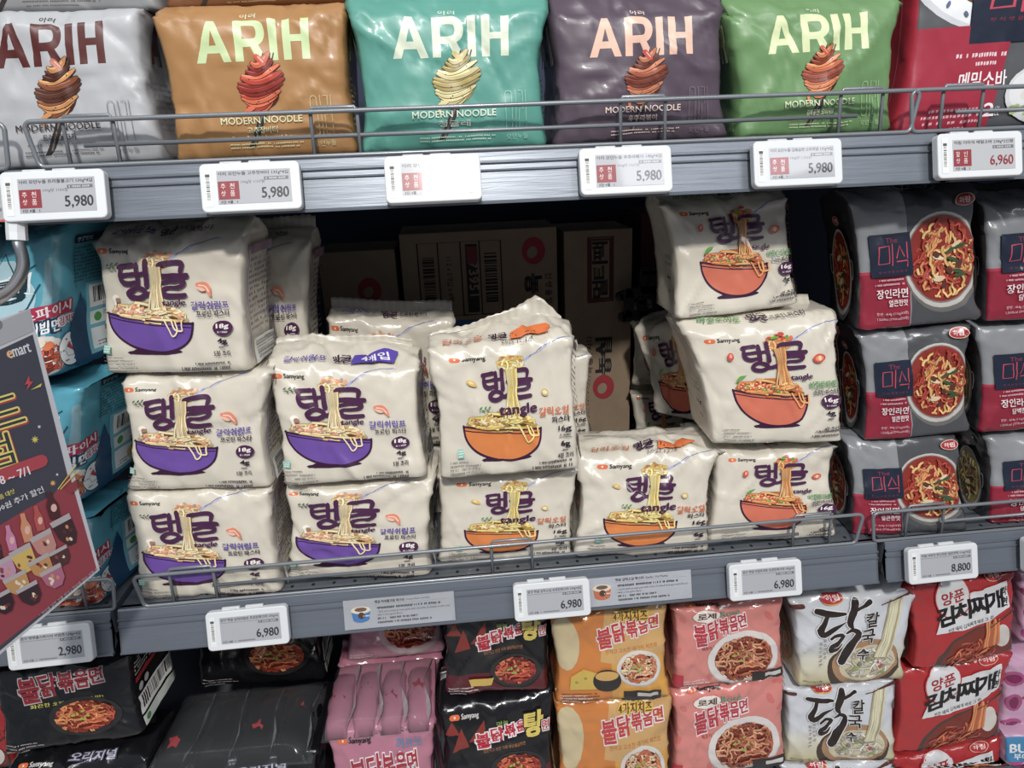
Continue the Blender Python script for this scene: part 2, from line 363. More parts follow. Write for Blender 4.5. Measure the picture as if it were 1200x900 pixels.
def make_pack(name, label, quad, y, dep, art, seed, group=None, m='film', rise=.012, bulge=.004, rc=.0075, wr=1.5, fin=('back', .012), fincol=None, cat='noodle pack', nf=36, nv=28, sidecol=None, extra=None, floor=0, ceil=99., zb=0):
    """a pillow-shaped film pack: front panel through four photographed corners TL, TR, BR, BL at depths y"""
    if np.ndim(y) == 0: y = (y,) * 4
    TL, TR, BR, BL = [at(px, py, yy) for (px, py), yy in zip(quad, y)]
    u_ = ((TR - TL) + (BR - BL)) / 2; Wd = np.linalg.norm(u_); H = np.linalg.norm(((TL - BL) + (TR - BR)) / 2)
    n = np.cross((0, 0, 1.), u_); n[2] = 0; n /= np.linalg.norm(n); n = n if n[1] > 0 else -n
    rr = random.Random(seed); S = dep / Wd; T = (dep / 2 + abs(np.max(rise)) * .6) / H
    ns = 9; nb = 12
    sL = np.linspace(-S, 0, ns)[:-1]; sF = np.linspace(0, 1, nf); sR = np.linspace(1, 1 + S, ns)[1:]; sB = np.linspace(1 + S, 2 + S, nb)[1:]
    s = np.concatenate([sL, sF, sR, sB]); na = len(sL) + len(sF) + len(sR)
    vB = np.linspace(-.25, 0, 6)[:-1]; vF = np.linspace(0, 1, nv); vT = np.linspace(1, 1 + T, 11)[1:]
    v = np.concatenate([vB, vF, vT]); SS, VV = np.meshgrid(s, v)
    x = np.clip(SS, 0, 1); x = np.where(SS > 1 + S, 1 - (SS - 1 - S), x)
    w = np.where(SS < 0, -SS / S, np.where(SS > 1, (SS - 1) / S, 0.)); w = np.where(SS > 1 + S, 1, w)
    tt = np.clip((VV - 1) / T, 0, 1); tb = np.clip(-VV / .25, 0, 1)
    Xm = (x - .5) * Wd; Ym = (w - .5) * dep; z = np.clip(VV, 0, 1) * H
    k = (1 - tt) * (1 - tb); Ym = Ym * k
    # rounded box: pull every point of the sharp box onto a rounded one
    q = np.stack([np.clip(Xm, -Wd/2 + rc, Wd/2 - rc), np.clip(Ym, -dep/2 + rc, dep/2 - rc), np.clip(z, rc, H - rc)], 2)
    p = np.stack([Xm, Ym, z], 2); d = p - q; l = np.linalg.norm(d, axis=2, keepdims=True); p = q + d / np.maximum(l, 1e-9) * rc
    rise_u = np.interp(x, np.linspace(0, 1, len(rise)), rise) if np.ndim(rise) else np.full_like(x, rise)
    p[..., 2] += rise_u * np.sin(tt * np.pi / 2) ** 1.3
    e = (1 - (2 * x - 1) ** 4) * (1 - (2 * np.clip(VV, 0, 1) - 1) ** 4)
    p[..., 1] += np.where(w < .5, -1, 1) * bulge * e * (np.abs(w - .5) > .49)
    p[..., 0] -= np.sign(x - .5) * .0025 * np.where((SS < 0) | ((SS > 1) & (SS < 1 + S)), 1 - (2 * w - 1) ** 2, 0) * (1 - (2 * np.clip(VV, 0, 1) - 1) ** 4)
    vc = np.clip(VV, 0, 1); p[..., 0] += (2 * x - 1) ** 3 * (.0028 - .0062 * (1 - (2 * vc - 1) ** 2) * (.6 + .8 * rr.random()))     # pinched corners, waisted sides
    p[..., 2] -= .004 * rr.random() * (1 - (2 * x - 1) ** 2) * np.where((VV > .9), 1, 0) * (rise_u < .03)
    # to world: bilinear in the front quad, straight back along n
    U = p[..., 0] / Wd + .5; Vn = p[..., 2] / H; dy = p[..., 1] + dep / 2
    P = (BL * (1 - U[..., None]) + BR * U[..., None]) * (1 - Vn[..., None]) + (TL * (1 - U[..., None]) + TR * U[..., None]) * Vn[..., None] + n * dy[..., None]
    # wrinkles
    du = np.gradient(P, axis=1); dv = np.gradient(P, axis=0); N = np.cross(du, dv); N /= np.maximum(np.linalg.norm(N, axis=2, keepdims=True), 1e-9)
    xm = SS * Wd; zm = VV * H; so = seed * 13.7
    D = .0022 * vn(xm * 22, zm * 26, so) + .0014 * vn(xm * 55 + zm * 20, zm * 48, so + 3) + .0007 * vn(xm * 120, zm * 110, so + 7)
    ed = .35 + .65 * np.clip(np.maximum(np.abs(2 * np.clip(SS, 0, 1) - 1), np.abs(2 * np.clip(VV, 0, 1) - 1)), 0, 1) ** 3
    rg = 1 - 4 * np.abs(vn(xm * 19 + zm * 9 + 3, zm * 17 - xm * 7, so + 11)); D += .0020 * ed * rg ** 3 * np.sign(rg)
    rg = 1 - 4 * np.abs(vn(xm * 34 - zm * 16, zm * 30 + xm * 12, so + 17)); D += .0009 * ed * rg ** 3 * np.sign(rg)
    for i in range(26):
        if i < 12:
            cx = rr.choice((0, 0, 1, 1, rr.random())) * Wd; cz = rr.choice((0, 1, 1, rr.random())) * H; ang = math.atan2(H / 2 - cz, Wd / 2 - cx) + rr.uniform(-.5, .5)
        else: cx = rr.random() * Wd; cz = rr.random() * H * 1.1; ang = rr.uniform(-1.6, 1.6)
        ln = rr.uniform(.015, .05); wd = rr.uniform(.002, .0045); am = rr.uniform(.0007, .0021) * rr.choice((1, 1, -1))
        ca, sa = math.cos(ang), math.sin(ang); a = (xm - cx) * ca + (zm - cz) * sa; b = -(xm - cx) * sa + (zm - cz) * ca + .15 * (a ** 2) / .03 * rr.uniform(-1, 1)
        D += am * np.exp(-np.abs(b) / wd) * np.exp(-(a / ln) ** 2)
    for i in range(9):                                 # pleats running up to the top seal
        cx = rr.random() * Wd; D += rr.uniform(-.003, .003) * np.exp(-np.abs(xm - cx - (zm - H) * rr.uniform(-1, 1)) / .005) * np.clip((VV - .82) * 3, 0, 1)
    fade = np.where(VV < .03, .25, 1.) * np.where(tt > .9, .3, 1)
    fade = np.where(SS > 1 + S, .3, fade); fade = np.where((SS < -.04) | ((SS > 1.04) & (SS <= 1 + S)), .5 * fade, fade)
    P = P + N * (D * wr * fade)[..., None]
    gap = zb - floor
    if 0 < gap < .05: P[..., 2] -= gap * np.clip(1 - Vn, 0, 1) ** 2
    P[..., 2] = np.minimum(np.maximum(P[..., 2], floor + .0004), max(ceil, floor + .05) - .0004)
    P[:, -1] = P[:, 0]
    org = (BL + BR) / 2 + n * dep / 2; org[2] = P[..., 2].min()
    root = tag(empty(name, org), label, cat, group)
    base = art.base
    if sidecol is not None:
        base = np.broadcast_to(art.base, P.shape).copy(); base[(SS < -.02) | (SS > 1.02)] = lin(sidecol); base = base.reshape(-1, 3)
    me = surface('wrapper', P, s[:na], v, art, MT[m], org, base=base, closed=True)
    link('wrapper', me, root)
    if fin:
        kind, fh = fin; fc = lin(fincol) if fincol else art.base * .92
        top = P[-1, len(sL):len(sL) + nf]; tl = smooth_path(top[::3], 3); m_ = len(tl)
        dirv = {'back': n * .8 + np.array([0, 0, .5]), 'up': n * .15 + np.array([0, 0, 1.]), 'front': -n * .75 + np.array([0, 0, .45]), 'flat': n + np.array([0, 0, .08])}[kind]
        dirv = dirv / np.linalg.norm(dirv); th = np.cross(dirv, u_ / Wd); rows = 5; V = []; C = []
        tu = np.linspace(0, 1, m_); fhu = fh * (np.ones(m_) if np.ndim(fh) == 0 else 1) if np.ndim(fh) == 0 else np.interp(tu, np.linspace(0, 1, len(fh)), fh)
        base_z = top[:, 2].max()
        for side in (0, 1):
            for r in range(rows):
                f = r / (rows - 1)
                for i in range(m_):
                    wave = .0028 * (vn(np.array(i * .22 + so), np.array(f * .8), so) * 2) * f * 2 + (.00035 if i % 2 else -.00035)
                    zig = (.0009 if i % 2 else -.0004) if r == rows - 1 else 0
                    V.append(tl[i] + dirv * (f * fhu[i] + zig) + th * (wave + (.0004 if side else -.0004)) + np.array([0, 0, -.002 * (1 - f)]))
                    C.append(fc * (1 if i % 2 else .86))
        Fc = []; q0 = rows * m_
        for sd in (0, q0):
            for r in range(rows - 1):
                for i in range(m_ - 1): Fc.append((sd + r * m_ + i, sd + r * m_ + i + 1, sd + (r + 1) * m_ + i + 1, sd + (r + 1) * m_ + i))
        for i in range(m_ - 1): Fc.append(((rows-1)*m_ + i, (rows-1)*m_ + i + 1, q0 + (rows-1)*m_ + i + 1, q0 + (rows-1)*m_ + i))
        link('top_seal', raw_mesh('top_seal', np.array(V) - org, Fc, MT['seal'], True, np.array(C)), root)
    if extra: extra(root, org, P, n, Wd, H, dep)
    return root

def flat_grid(o, ux, uy, w, h, nx=2, ny=2):
    a = np.linspace(0, 1, nx); b = np.linspace(0, 1, ny); A, B = np.meshgrid(a, b)
    return np.array(o) + A[..., None] * np.array(ux) * w + B[..., None] * np.array(uy) * h, a, b

# ------------------------------------------------------------------ the setting
def struct(name, mb, m): o = mb.build(name, m); o['kind'] = 'structure'; return o
b = MB(); b.box(-4, 4, -4.5, 1.0, -.05, 0); struct('floor', b, MT['floor'])
b = MB(); b.box(-1.4, 1.6, .50, .53, 0, 2.2); struct('wall_back', b, MT['navy'])

XA, XB = -.405, .512                                 # the joints between the three bays of shelving
ZU, ZL, ZG = 1.4985, 1.0185, .60
BAYS = ((-1.25, XA - .004, 'left'), (XA + .004, XB - .005, 'middle'), (XB + .005, 1.40, 'right'))
def shelf(x0, x1, zt, label, rail, holes):
    r = tag(empty('metal_shelf', ((x0 + x1) / 2, .24, zt - .03)), label, 'shelf', None)
    og = r.location[:]
    b = MB(); b.box(x0, x1, .006, .47, zt - .004, zt - .001); b.box(x0, x1, .004, .010, zt - .032, zt - .001); b.box(x0, x0 + .004, .01, .47, zt - .03, zt - .004); b.box(x1 - .004, x1, .01, .47, zt - .03, zt - .004)
    b.build('deck', MT['deck'], r, origin=og)
    # front price rail, leaning back at the top, with a raised bead and a groove
    p = [(.004, zt), (0, zt + .0005), (-.0015, zt - .001), (-.0035, zt - .0085), (-.0065, zt - .0088), (-.0068, zt - .0105), (-.005, zt - .0125), (-.0062, zt - .0165), (-.0085, zt - .0168), (-.0086, zt - .018), (-.0066, zt - .0192), (-.0142, zt - .0455), (-.0168, zt - .0462), (-.0168, zt - .0485), (-.0125, zt - .0487), (-.004, zt - .030), (.004, zt - .030)]
    b = MB(); b.prism(p, x0, x1); b.build('price_rail', MT[rail], r, origin=og)
    for xe in (x0, x1 - .0012):
        b = MB(); b.prism([(y - .0006, z) for y, z in p[2:14]] + [(-.002, zt - .04)], xe, xe + .0012); b.build('rail_end_cap', MT['deck'], r, origin=og)
    if holes:
        b = MB(); k = 0; x = x0 + .02
        while x < x1 - .01:
            for yy in (.018, .058, .098):
                b.add([(x + .0022 * math.cos(t * math.pi / 3) + (yy > .05) * .0, yy + .003 * math.sin(t * math.pi / 3), zt - .0007) for t in range(6)], [(0, 1, 2, 3, 4, 5)])
            x += .0245
        b.build('perforations', MT['dark'], r, origin=og)['kind'] = 'stuff'
    return r
for (x0, x1, side) in BAYS:
    shelf(x0, x1, ZU, {'left': 'grey upper shelf at left edge with yellow card', 'middle': 'long upper metal shelf with scratched silver rail and five white price tags', 'right': 'upper shelf at right edge under the red noodle pack'}[side], 'lip2', False)
    shelf(x0, x1, ZL, {'left': 'lower grey shelf at left carrying the teal packs', 'middle': 'lower grey perforated shelf carrying the beige noodle packs', 'right': 'lower grey shelf at right carrying dark grey noodle packs'}[side], 'lip', True)
    shelf(x0, x1, ZG, {'left': 'bottom shelf at left under the black packs', 'middle': 'bottom shelf in the middle below the colourful packs', 'right': 'bottom shelf at right below red kimchi noodle packs'}[side], 'lip', False)
for x in (XA, XB):
    b = MB(); b.box(x - .02, x + .02, .472, .498, .3, 2.0); 
    o = b.build('shelf_upright', MT['dark'], None, origin=(x, .485, .3)); o.location = (x, .485, .3)
    tag(o, 'dark divider post between the left and middle shelf bays' if x < 0 else 'dark divider post between the middle and right shelf bays', 'post')

def guard(x0, x1, zt, pairs, mid, label):
    r = tag(empty('wire_guard', ((x0 + x1) / 2, 0, zt)), label, 'shelf guard', 'wire guards along the shelf fronts'); og = r.location[:]
    zb = zt + .0018; ztp = zt + .0415; c = .006; sl = .004; wr = .0022
    def arc(cx, cz, a0, a1): return [(cx + c * math.cos(math.radians(a)), 0, cz + c * math.sin(math.radians(a))) for a in np.linspace(a0, a1, 5)]
    P = arc(x0 + c, ztp - c, 180, 90) + arc(x1 - c, ztp - c, 90, 0) + arc(x1 - c - sl, zb + c, 0, -90) + arc(x0 + c + sl, zb + c, 270, 180)
    b = MB(); b.tube(P, wr, 8, True); b.build('outer_frame', MT['wire'], r, True, og)
    if mid:
        b = MB(); b.tube([(mid[0], .0035, zt + .0195), (mid[1], .0035, zt + .0195)], wr * .9); b.build('middle_rail', MT['wire'], r, True, og)
    for a, d in pairs:
        h = ztp + .0035
        b = MB(); b.tube([(a, .002, zb), (a, .004, h - .003), (a + .002, .004, h), (d - .002, .004, h), (d, .004, h - .003), (d, .002, zb)], wr * .85)
        b.build('support_loop', MT['wire'], r, True, og)
    return r
def X(px, py): return at(px, py, 0)[0]
guard(-.374, .4835, ZU, [(X(79, 180), X(137, 175)), (X(366, 160), X(420, 155)), (X(728, 150), X(780, 148)), (X(985, 140), X(1034, 138))], (X(97, 172), X(1006, 138)), 'long grey wire guard in front of the large top row packs')
guard(-.376, .4845, ZL, [(X(200, 690), X(252, 690)), (X(577, 660), X(624, 658)), (X(930, 635), X(973, 630))], (X(248, 687), X(937, 629)), 'long grey wire guard in front of the beige bowl noodle packs')
guard(-1.2, -.392, ZU, [], None, 'short visible end of wire guard at the upper left edge')
guard(-1.2, -.399, ZL, [(-.50, X(97, 700))], (-1.0, X(97, 700)), 'wire guard in front of the teal packs behind the poster')
guard(.476, 1.3, ZU, [(X(1104, 140), X(1150, 140))], (X(1122, 133), 1.2), 'wire guard in front of the red and grey pack at upper right')
guard(.4985, 1.3, ZL, [(X(1064, 615), X(1107, 608))], (X(1103, 615), 1.2), 'wire guard in front of the dark grey noodle packs')
# ------------------------------------------------------------------ printed artwork
PUR, INK = '#4a1e46', '#2b1a2c'
def bowl(a, x0, x1, yl, yr, yb, col, pal, seed, tops=(), nn=46):
    w = x1 - x0; cx = (x0 + x1) / 2; ol = '#3a1236'
    def rim(t, d=0): return (x0 + w * t, yl + (yr - yl) * t - .018 * math.sin(math.pi * t) + d)
    body = [rim(t) for t in np.linspace(0, 1, 9)]
    low = [(x0 + w * (.5 + .5 * math.cos(q) * 1.0), (yl + (yr - yl) * (.5 + .5 * math.cos(q))) - (min(yl, yr) - yb + .03) * abs(math.sin(q)) ** .8) for q in np.linspace(0, math.pi, 15)]
    a.ell(cx + .03 * w, yb + .012, w * .33, .022, ol, 16, 0)
    a.poly([(cx - .2 * w, yb + .035), (cx + .22 * w, yb + .035), (cx + .3 * w, yb), (cx - .28 * w, yb)], ol)
    a.poly(body + low[1:-1], col)
    a.stroke(low, .017, ol, n=2); 
    a.stroke([rim(t, -.032) for t in np.linspace(.02, .975, 7)], .009, ol, n=2)
    my = (yl + yr) / 2; tl = math.degrees(math.atan2(yr - yl, w))
    base = lin(pal[0]) * .55
    a.stroke([rim(t, .02) for t in np.linspace(.06, .94, 7)], [.03, .055, .07, .075, .07, .055, .03], base, n=2)
    a.ell(cx, my + .035, w * .40, .06, lin0(pal[0]) * .45, 18, tl)
    a.noodles(cx, my + .04, w * .44, .075, nn, pal, .017, seed, ln=.9, rot=tl)
    rr = random.Random(seed)
    for c, k in tops:
        for i in range(k):
            x = rr.uniform(-.38, .38) * w; y = my + (yr - yl) * x / w + .035 + rr.uniform(-.02, .035) * (1 - (2 * x / w) ** 2)
            a.ell(cx + x, y, rr.uniform(.014, .03), rr.uniform(.010, .018), c, 9, rr.uniform(-40, 40))
            a.ell(cx + x - .004, y + .004, .009, .005, np.minimum(lin(c) * 1.6, .9) ** .45 if 0 else '#e9c9a8' if c != '#5a9a35' else '#a2cf6a', 6)
    a.stroke([rim(t) for t in np.linspace(0, 1, 7)], .012, ol, n=2)
    a.noodles(cx, my - .0, w * .36, .014, 10, pal, .012, seed + 1, ln=.7, rot=tl)
def lift(a, xb, yb, xt, yt, pal, seed, n=15, w=.012):
    rr = random.Random(seed)
    for i in range(n):
        o = (i / (n - 1) - .5); c = lin(rr.choice(pal)) * rr.uniform(.8, 1.1)
        P = [(xt + o * .085, yt), (xt + .004 + o * .065, (yt * .7 + yb * .3)), ((xb + xt) / 2 + o * .065 + rr.uniform(-.005, .005), (yb + yt) / 2), (xb + o * .15 + rr.uniform(-.01, .01), yb)]
        a.stroke(P, w * 1.3, lin(pal[0]) * .4, n=2, cap=False); a.stroke(P, w * .85, c, n=2, cap=False)
def title(a, x0, y0, x1, y1, col=PUR):
    S = lambda P: [(x0 + (x1 - x0) * (px - 165) / 375, y0 + (y1 - y0) * (460 - py) / 200) for px, py in P]
    k = (y1 - y0) / 200
    for P, w in (([(172, 293), (205, 288), (246, 284)], (26, 22, 24)), ([(183, 332), (215, 330), (250, 326)], (20, 18, 20)), ([(186, 290), (176, 325), (184, 362), (212, 376), (250, 368)], (16, 22, 27, 27, 20)),
                 ([(266, 282), (268, 330), (268, 378)], (22, 25, 27)), ([(268, 328), (305, 324)], (18, 18)), ([(312, 268), (314, 330), (316, 388)], (26, 25, 28)),
                 ([(240, 403), (216, 424), (228, 446), (270, 452), (306, 434), (300, 410), (262, 398), (236, 405)], (24, 27, 27, 27, 27, 24, 22, 24)), ([(300, 436), (335, 432), (372, 412), (384, 388)], (20, 24, 24, 12)),
                 ([(372, 304), (388, 284), (440, 280), (490, 279), (508, 292), (500, 326)], (14, 22, 24, 25, 27, 18)), ([(352, 346), (420, 341), (534, 345)], (22, 24, 26)),
                 ([(398, 376), (450, 366), (508, 366), (512, 388), (486, 402), (424, 404), (402, 414), (404, 438), (440, 448), (520, 444)], (18, 22, 26, 26, 20, 18, 24, 26, 26, 22))):
        a.stroke(S(P), [v * k * 1.07 for v in w], col, n=3)
def samy(a, x0, y0, x1, y1, dark='#2c2a2a'):
    h = y1 - y0; a.ell(x0 + h * .5, y0 + h * .5, h * .5, h * .5, '#e0672a', 12); a.rect(x0 + h * .5, y0, x0 + h * 1.5, y1, '#e0672a'); a.ell(x0 + h * 1.5, y0 + h * .5, h * .4, h * .5, '#e0672a', 12); a.rect(x0 + h * .8, y0 + .3 * h, x0 + h * 1.1, y0 + .7 * h, '#f2ddc8')
    a.text('Samyang', x0 + h * 2.2, y0 - h * .2, x1, y1 + h * .05, dark, .06, 2)
def herb(a, x, y, c='#3c5b34'):
    for i in range(5): a.ell(x + .018 * i - .03, y + .012 * (-1) ** i, .014, .006, c, 7, 40 * (-1) ** i)
    a.stroke([(x - .04, y - .01), (x + .04, y)], .004, c)
def tangle(kind, S=.6, flag=False, lite=False):
    a = Art(1.2, '#d1c9b8')
    if kind == 'purple':
        bc, fc, f1, f2, g1, g2, mn = '#6b489f', '#5b4aa0', '갈릭쉬림프', '프로틴 파스타', '18g', '4g', '5분 조리'; pal = ('#e9c98c', '#f0dba6', '#e0b070', '#f3e2b8')
        tb = (.20, .57, .765, .85); eb = (.545, .51, .735, .565); bw = (.07, .78, .475, .385, .165); tops = (('#e5875a', 9), ('#b08a74', 6), ('#e39a7c', 5)); xb, xt = .50, .50
        lg = (.03, .905, .28, .945); fx = (.78, .485, 1.085, .545, .82, .43, 1.09, .474); ex = 1.03
    elif kind == 'orange':
        bc, fc, f1, f2, g1, g2, mn = '#da7a2a', '#cf6630', '갈릭오일', '파스타', '16g', '6g', '4분 조리'; pal = ('#e6c55a', '#f3dc80', '#c89838', '#f6e8ac')
        tb = (.42, .57, .84, .81); eb = (.55, .445, .86, .54); bw = (.23, .89, .40, .345, .125); tops = (('#b5793f', 6), ('#cda95c', 6)); xb, xt = .66, .665
        lg = (.16, .875, .46, .925); fx = (.88, .43, 1.14, .495, .985, .375, 1.145, .42); ex = 1.10
    else:
        bc, fc, f1, f2, g1, g2, mn = '#d0684a', '#559550', '바질토마토', '프로틴 파스타', '16g', '4g', '4분 조리'; pal = ('#e08a3c', '#eda95a', '#cf6a30', '#efbc78')
        tb = (.385, .62, .92, .86); eb = (.76, .525, .95, .58); bw = (.26, .90, .475, .40, .155); tops = (('#c8412a', 11), ('#5a9a35', 5), ('#dd6a45', 4)); xb, xt = .70, .695
        lg = (.12, .875, .40, .92); fx = (.92, .455, 1.16, .515, .95, .40, 1.16, .445); ex = 1.10
    samy(a, *lg)
    # spoon handle sweeping to the top right corner
    a.stroke([(xt + .10, .84), (xt + .20, .90), (xt + .36, .985), (xt + .52, 1.01)], (.03, .014, .008, .010), '#a9add0')
    a.stroke([(xt + .16, .875), (xt + .27, .955), (xt + .5, 1.02)], .005, '#55558a')
    if lite: return a.done()
    # forkful behind the letters
    a.ell(xt, .84, .11, .07, lin(pal[0]) * .5 if 0 else '#b8884c', 16)
    a.noodles(xt, .85, .115, .075, 22, pal, .015, 5, ln=1.1)
    for i, c in enumerate([t[0] for t in tops] * 2): a.ell(xt - .06 + .035 * i, .895 - .012 * (i % 2), .024, .014, c, 9, 20 * i)
    bowl(a, *bw, bc, pal, 11, tops)
    title(a, *tb)
    lift(a, xb, (bw[2] + bw[3]) / 2 + .03, xt, .80, pal, 3)
    a.noodles(xb, (bw[2] + bw[3]) / 2 + .045, .12, .03, 12, pal, .013, 8, ln=.9)
    for q in (0, 1): a.stroke([(xb + .05 + q * .06, bw[3] + .03), (xb + .09 + q * .05, bw[3] - .04), (xb + .12 + q * .08, bw[3] - .09 + q * .04), (xb + .16 + q * .04, bw[3] - .05 + q * .03), (xb + .14 + q * .06, bw[3] + .02)], .012, pal[1])
    # redraw the parts of the letters that stand before the noodles
    a.text('tangle', *eb, PUR, .045, 3)
    x1, y1_, x2, y2_, x3, y3_, x4, y4_ = fx
    a.text(f1, x1, y1_, x2, y2_, fc, .035, 1); a.text(f2, x3, y3_, x4, y4_, INK, .03, 1)
    if kind != 'orange':
        a.ell(ex, .345, .082, .055, PUR, 18); a.text(g1, ex - .052, .335, ex + .05, .378, '#efe9e0', .04, 2); a.greek(ex - .045, .306, ex + .045, .325, 1, '#cfc4cc', 1, .8)
    else:
        a.text(g1, ex - .06, .30, ex + .045, .35, INK, .04, 2); a.greek(ex - .05, .272, ex + .04, .29, 1, INK, 1, .8); a.rect(ex - .06, .262, ex + .045, .266, INK)
    yy = .235 if kind != 'orange' else .20
    a.text(g2, ex - .045, yy - .008, ex + .03, yy + .035, INK, .04, 2); a.greek(ex - .045, yy - .035, ex + .035, yy - .018, 1, INK, 2, .8); 
    a.text(mn, ex - .08, .115 + .03 * (kind == 'purple'), ex + .045, .155 + .03 * (kind == 'purple'), INK, .03, 1)
    if kind == 'purple':
        a.ell(.87, .645, .045, .028, '#e9b598', 12, -30); a.stroke([(.84, .665), (.89, .66), (.925, .63), (.945, .585)], (.03, .05, .045, .02), '#e08262'); a.stroke([(.85, .66), (.90, .65), (.935, .61)], .008, '#f3d2c0')
        a.ell(.165, .585, .034, .026, '#efe8dc', 12); a.ell(.18, .57, .022, .018, '#a4765a', 10); a.stroke([(.15, .57), (.16, .535)], .02, '#e9dfce'); herb(a, .15, .815)
        a.greek(.80, .085, 1.10, .108, 1, INK, 3, .8); a.greek(.68, .052, 1.10, .076, 1, INK, 3, .8)
    elif kind == 'orange':
        a.ell(.33, .715, .045, .02, '#d8b055', 10, -25); a.ell(.325, .72, .02, .008, '#efd68c', 8, -25); a.ell(.94, .605, .032, .026, '#cfae62', 12, -30); a.ell(.94, .605, .02, .014, '#e9dcae', 10, -30); herb(a, .42, .52, '#4f8a3c'); a.ell(.47, .48, .008, .008, '#b03a3a', 7)
        a.greek(.86, .085, 1.16, .108, 1, INK, 3, .8); a.greek(.80, .052, 1.16, .076, 1, INK, 3, .8)
    else:
        a.ell(.29, .76, .026, .036, '#d2452c', 10, -20); a.ell(.292, .765, .012, .02, '#efa088', 8, -20); a.ell(1.02, .70, .05, .036, '#cf4a2e', 14, 10); a.ell(1.02, .70, .034, .022, '#e58a60', 12, 10); a.ell(1.02, .70, .012, .02, '#f3cba0', 8)
        a.stroke([(.30, .54), (.34, .575), (.395, .595)], (.006, .03, .004), '#5aa03c'); a.ell(xt - .03, .90, .035, .016, '#63a338', 10, 15); a.ell(xt + .02, .93, .03, .016, '#c9402a', 9)
        a.greek(.94, .105, 1.16, .128, 1, INK, 3, .8); a.greek(.90, .072, 1.16, .096, 1, INK, 3, .8)
    for i in range(4):
        ln = (.18, .3, .34, .42)[i]; x0 = .03 if kind == 'purple' else .1
        a.greek(x0, .135 - i * .027, x0 + ln * .9, .155 - i * .027, 1, '#6a6462', i + 3, .5)
    if kind != 'red': a.rect(lg[0] + .005, .175, lg[0] + .055, .235, '#7dbfae'); a.greek(lg[0] + .01, .18, lg[0] + .05, .23, 3, '#e7ece6', 2, .6, .014)
    # gusset: nutrition panel and barcode
    s0, s1 = 1.2 + .035, 1.2 * (1 + S) - .04
    a.stroke([(s0, .93), (s0, .10)], .008, fc if kind != 'red' else '#b5683f', False)
    a.rect(s0 + .03, .86, s1, .925, '#8d6b86'); a.greek(s0 + .03, .28, s1, .84, 13, '#6f5d68', 5, .55, .05); a.barcode(s0 + .05, .05, s1, .22, 3, True)
    # left gusset repeats flavour text
    s2, s3 = -1.2 * S + .05, -.04
    a.text(f1, s3 - .18, .50, s3 + .0, .55, fc, .03, 1); a.text(f2, s3 - .17, .445, s3, .485, INK, .02, 1); a.text(g1, s3 - .13, .33, s3 - .02, .375, INK, .03, 1); a.text(g2, s3 - .11, .22, s3 - .03, .26, INK, .03, 1)
    # top panel
    a.text(f1, .12, 1.06, .45, 1.12, fc, .03, 1, shear=.2); title(a, .50, 1.05, .66, 1.14, '#3c1a38'); a.text(f2, .68, 1.06, .95, 1.11, INK, .02, 1)
    if flag: a.poly([(.66, 1.03), (1.0, 1.06), (1.03, 1.19), (.93, 1.21), (.68, 1.14)], '#5c46a6'); a.text('4개입', .74, 1.065, .96, 1.155, '#e8e4ee', .03, 2, rot=8)
    elif kind == 'orange': a.poly([(.68, 1.045), (1.0, 1.06), (1.02, 1.12), (.98, 1.15), (.7, 1.12)], '#e0702a'); a.text('2025.12.14', .6, 1.005, .86, 1.035, '#4a4444', .0, 1)
    return a.done()

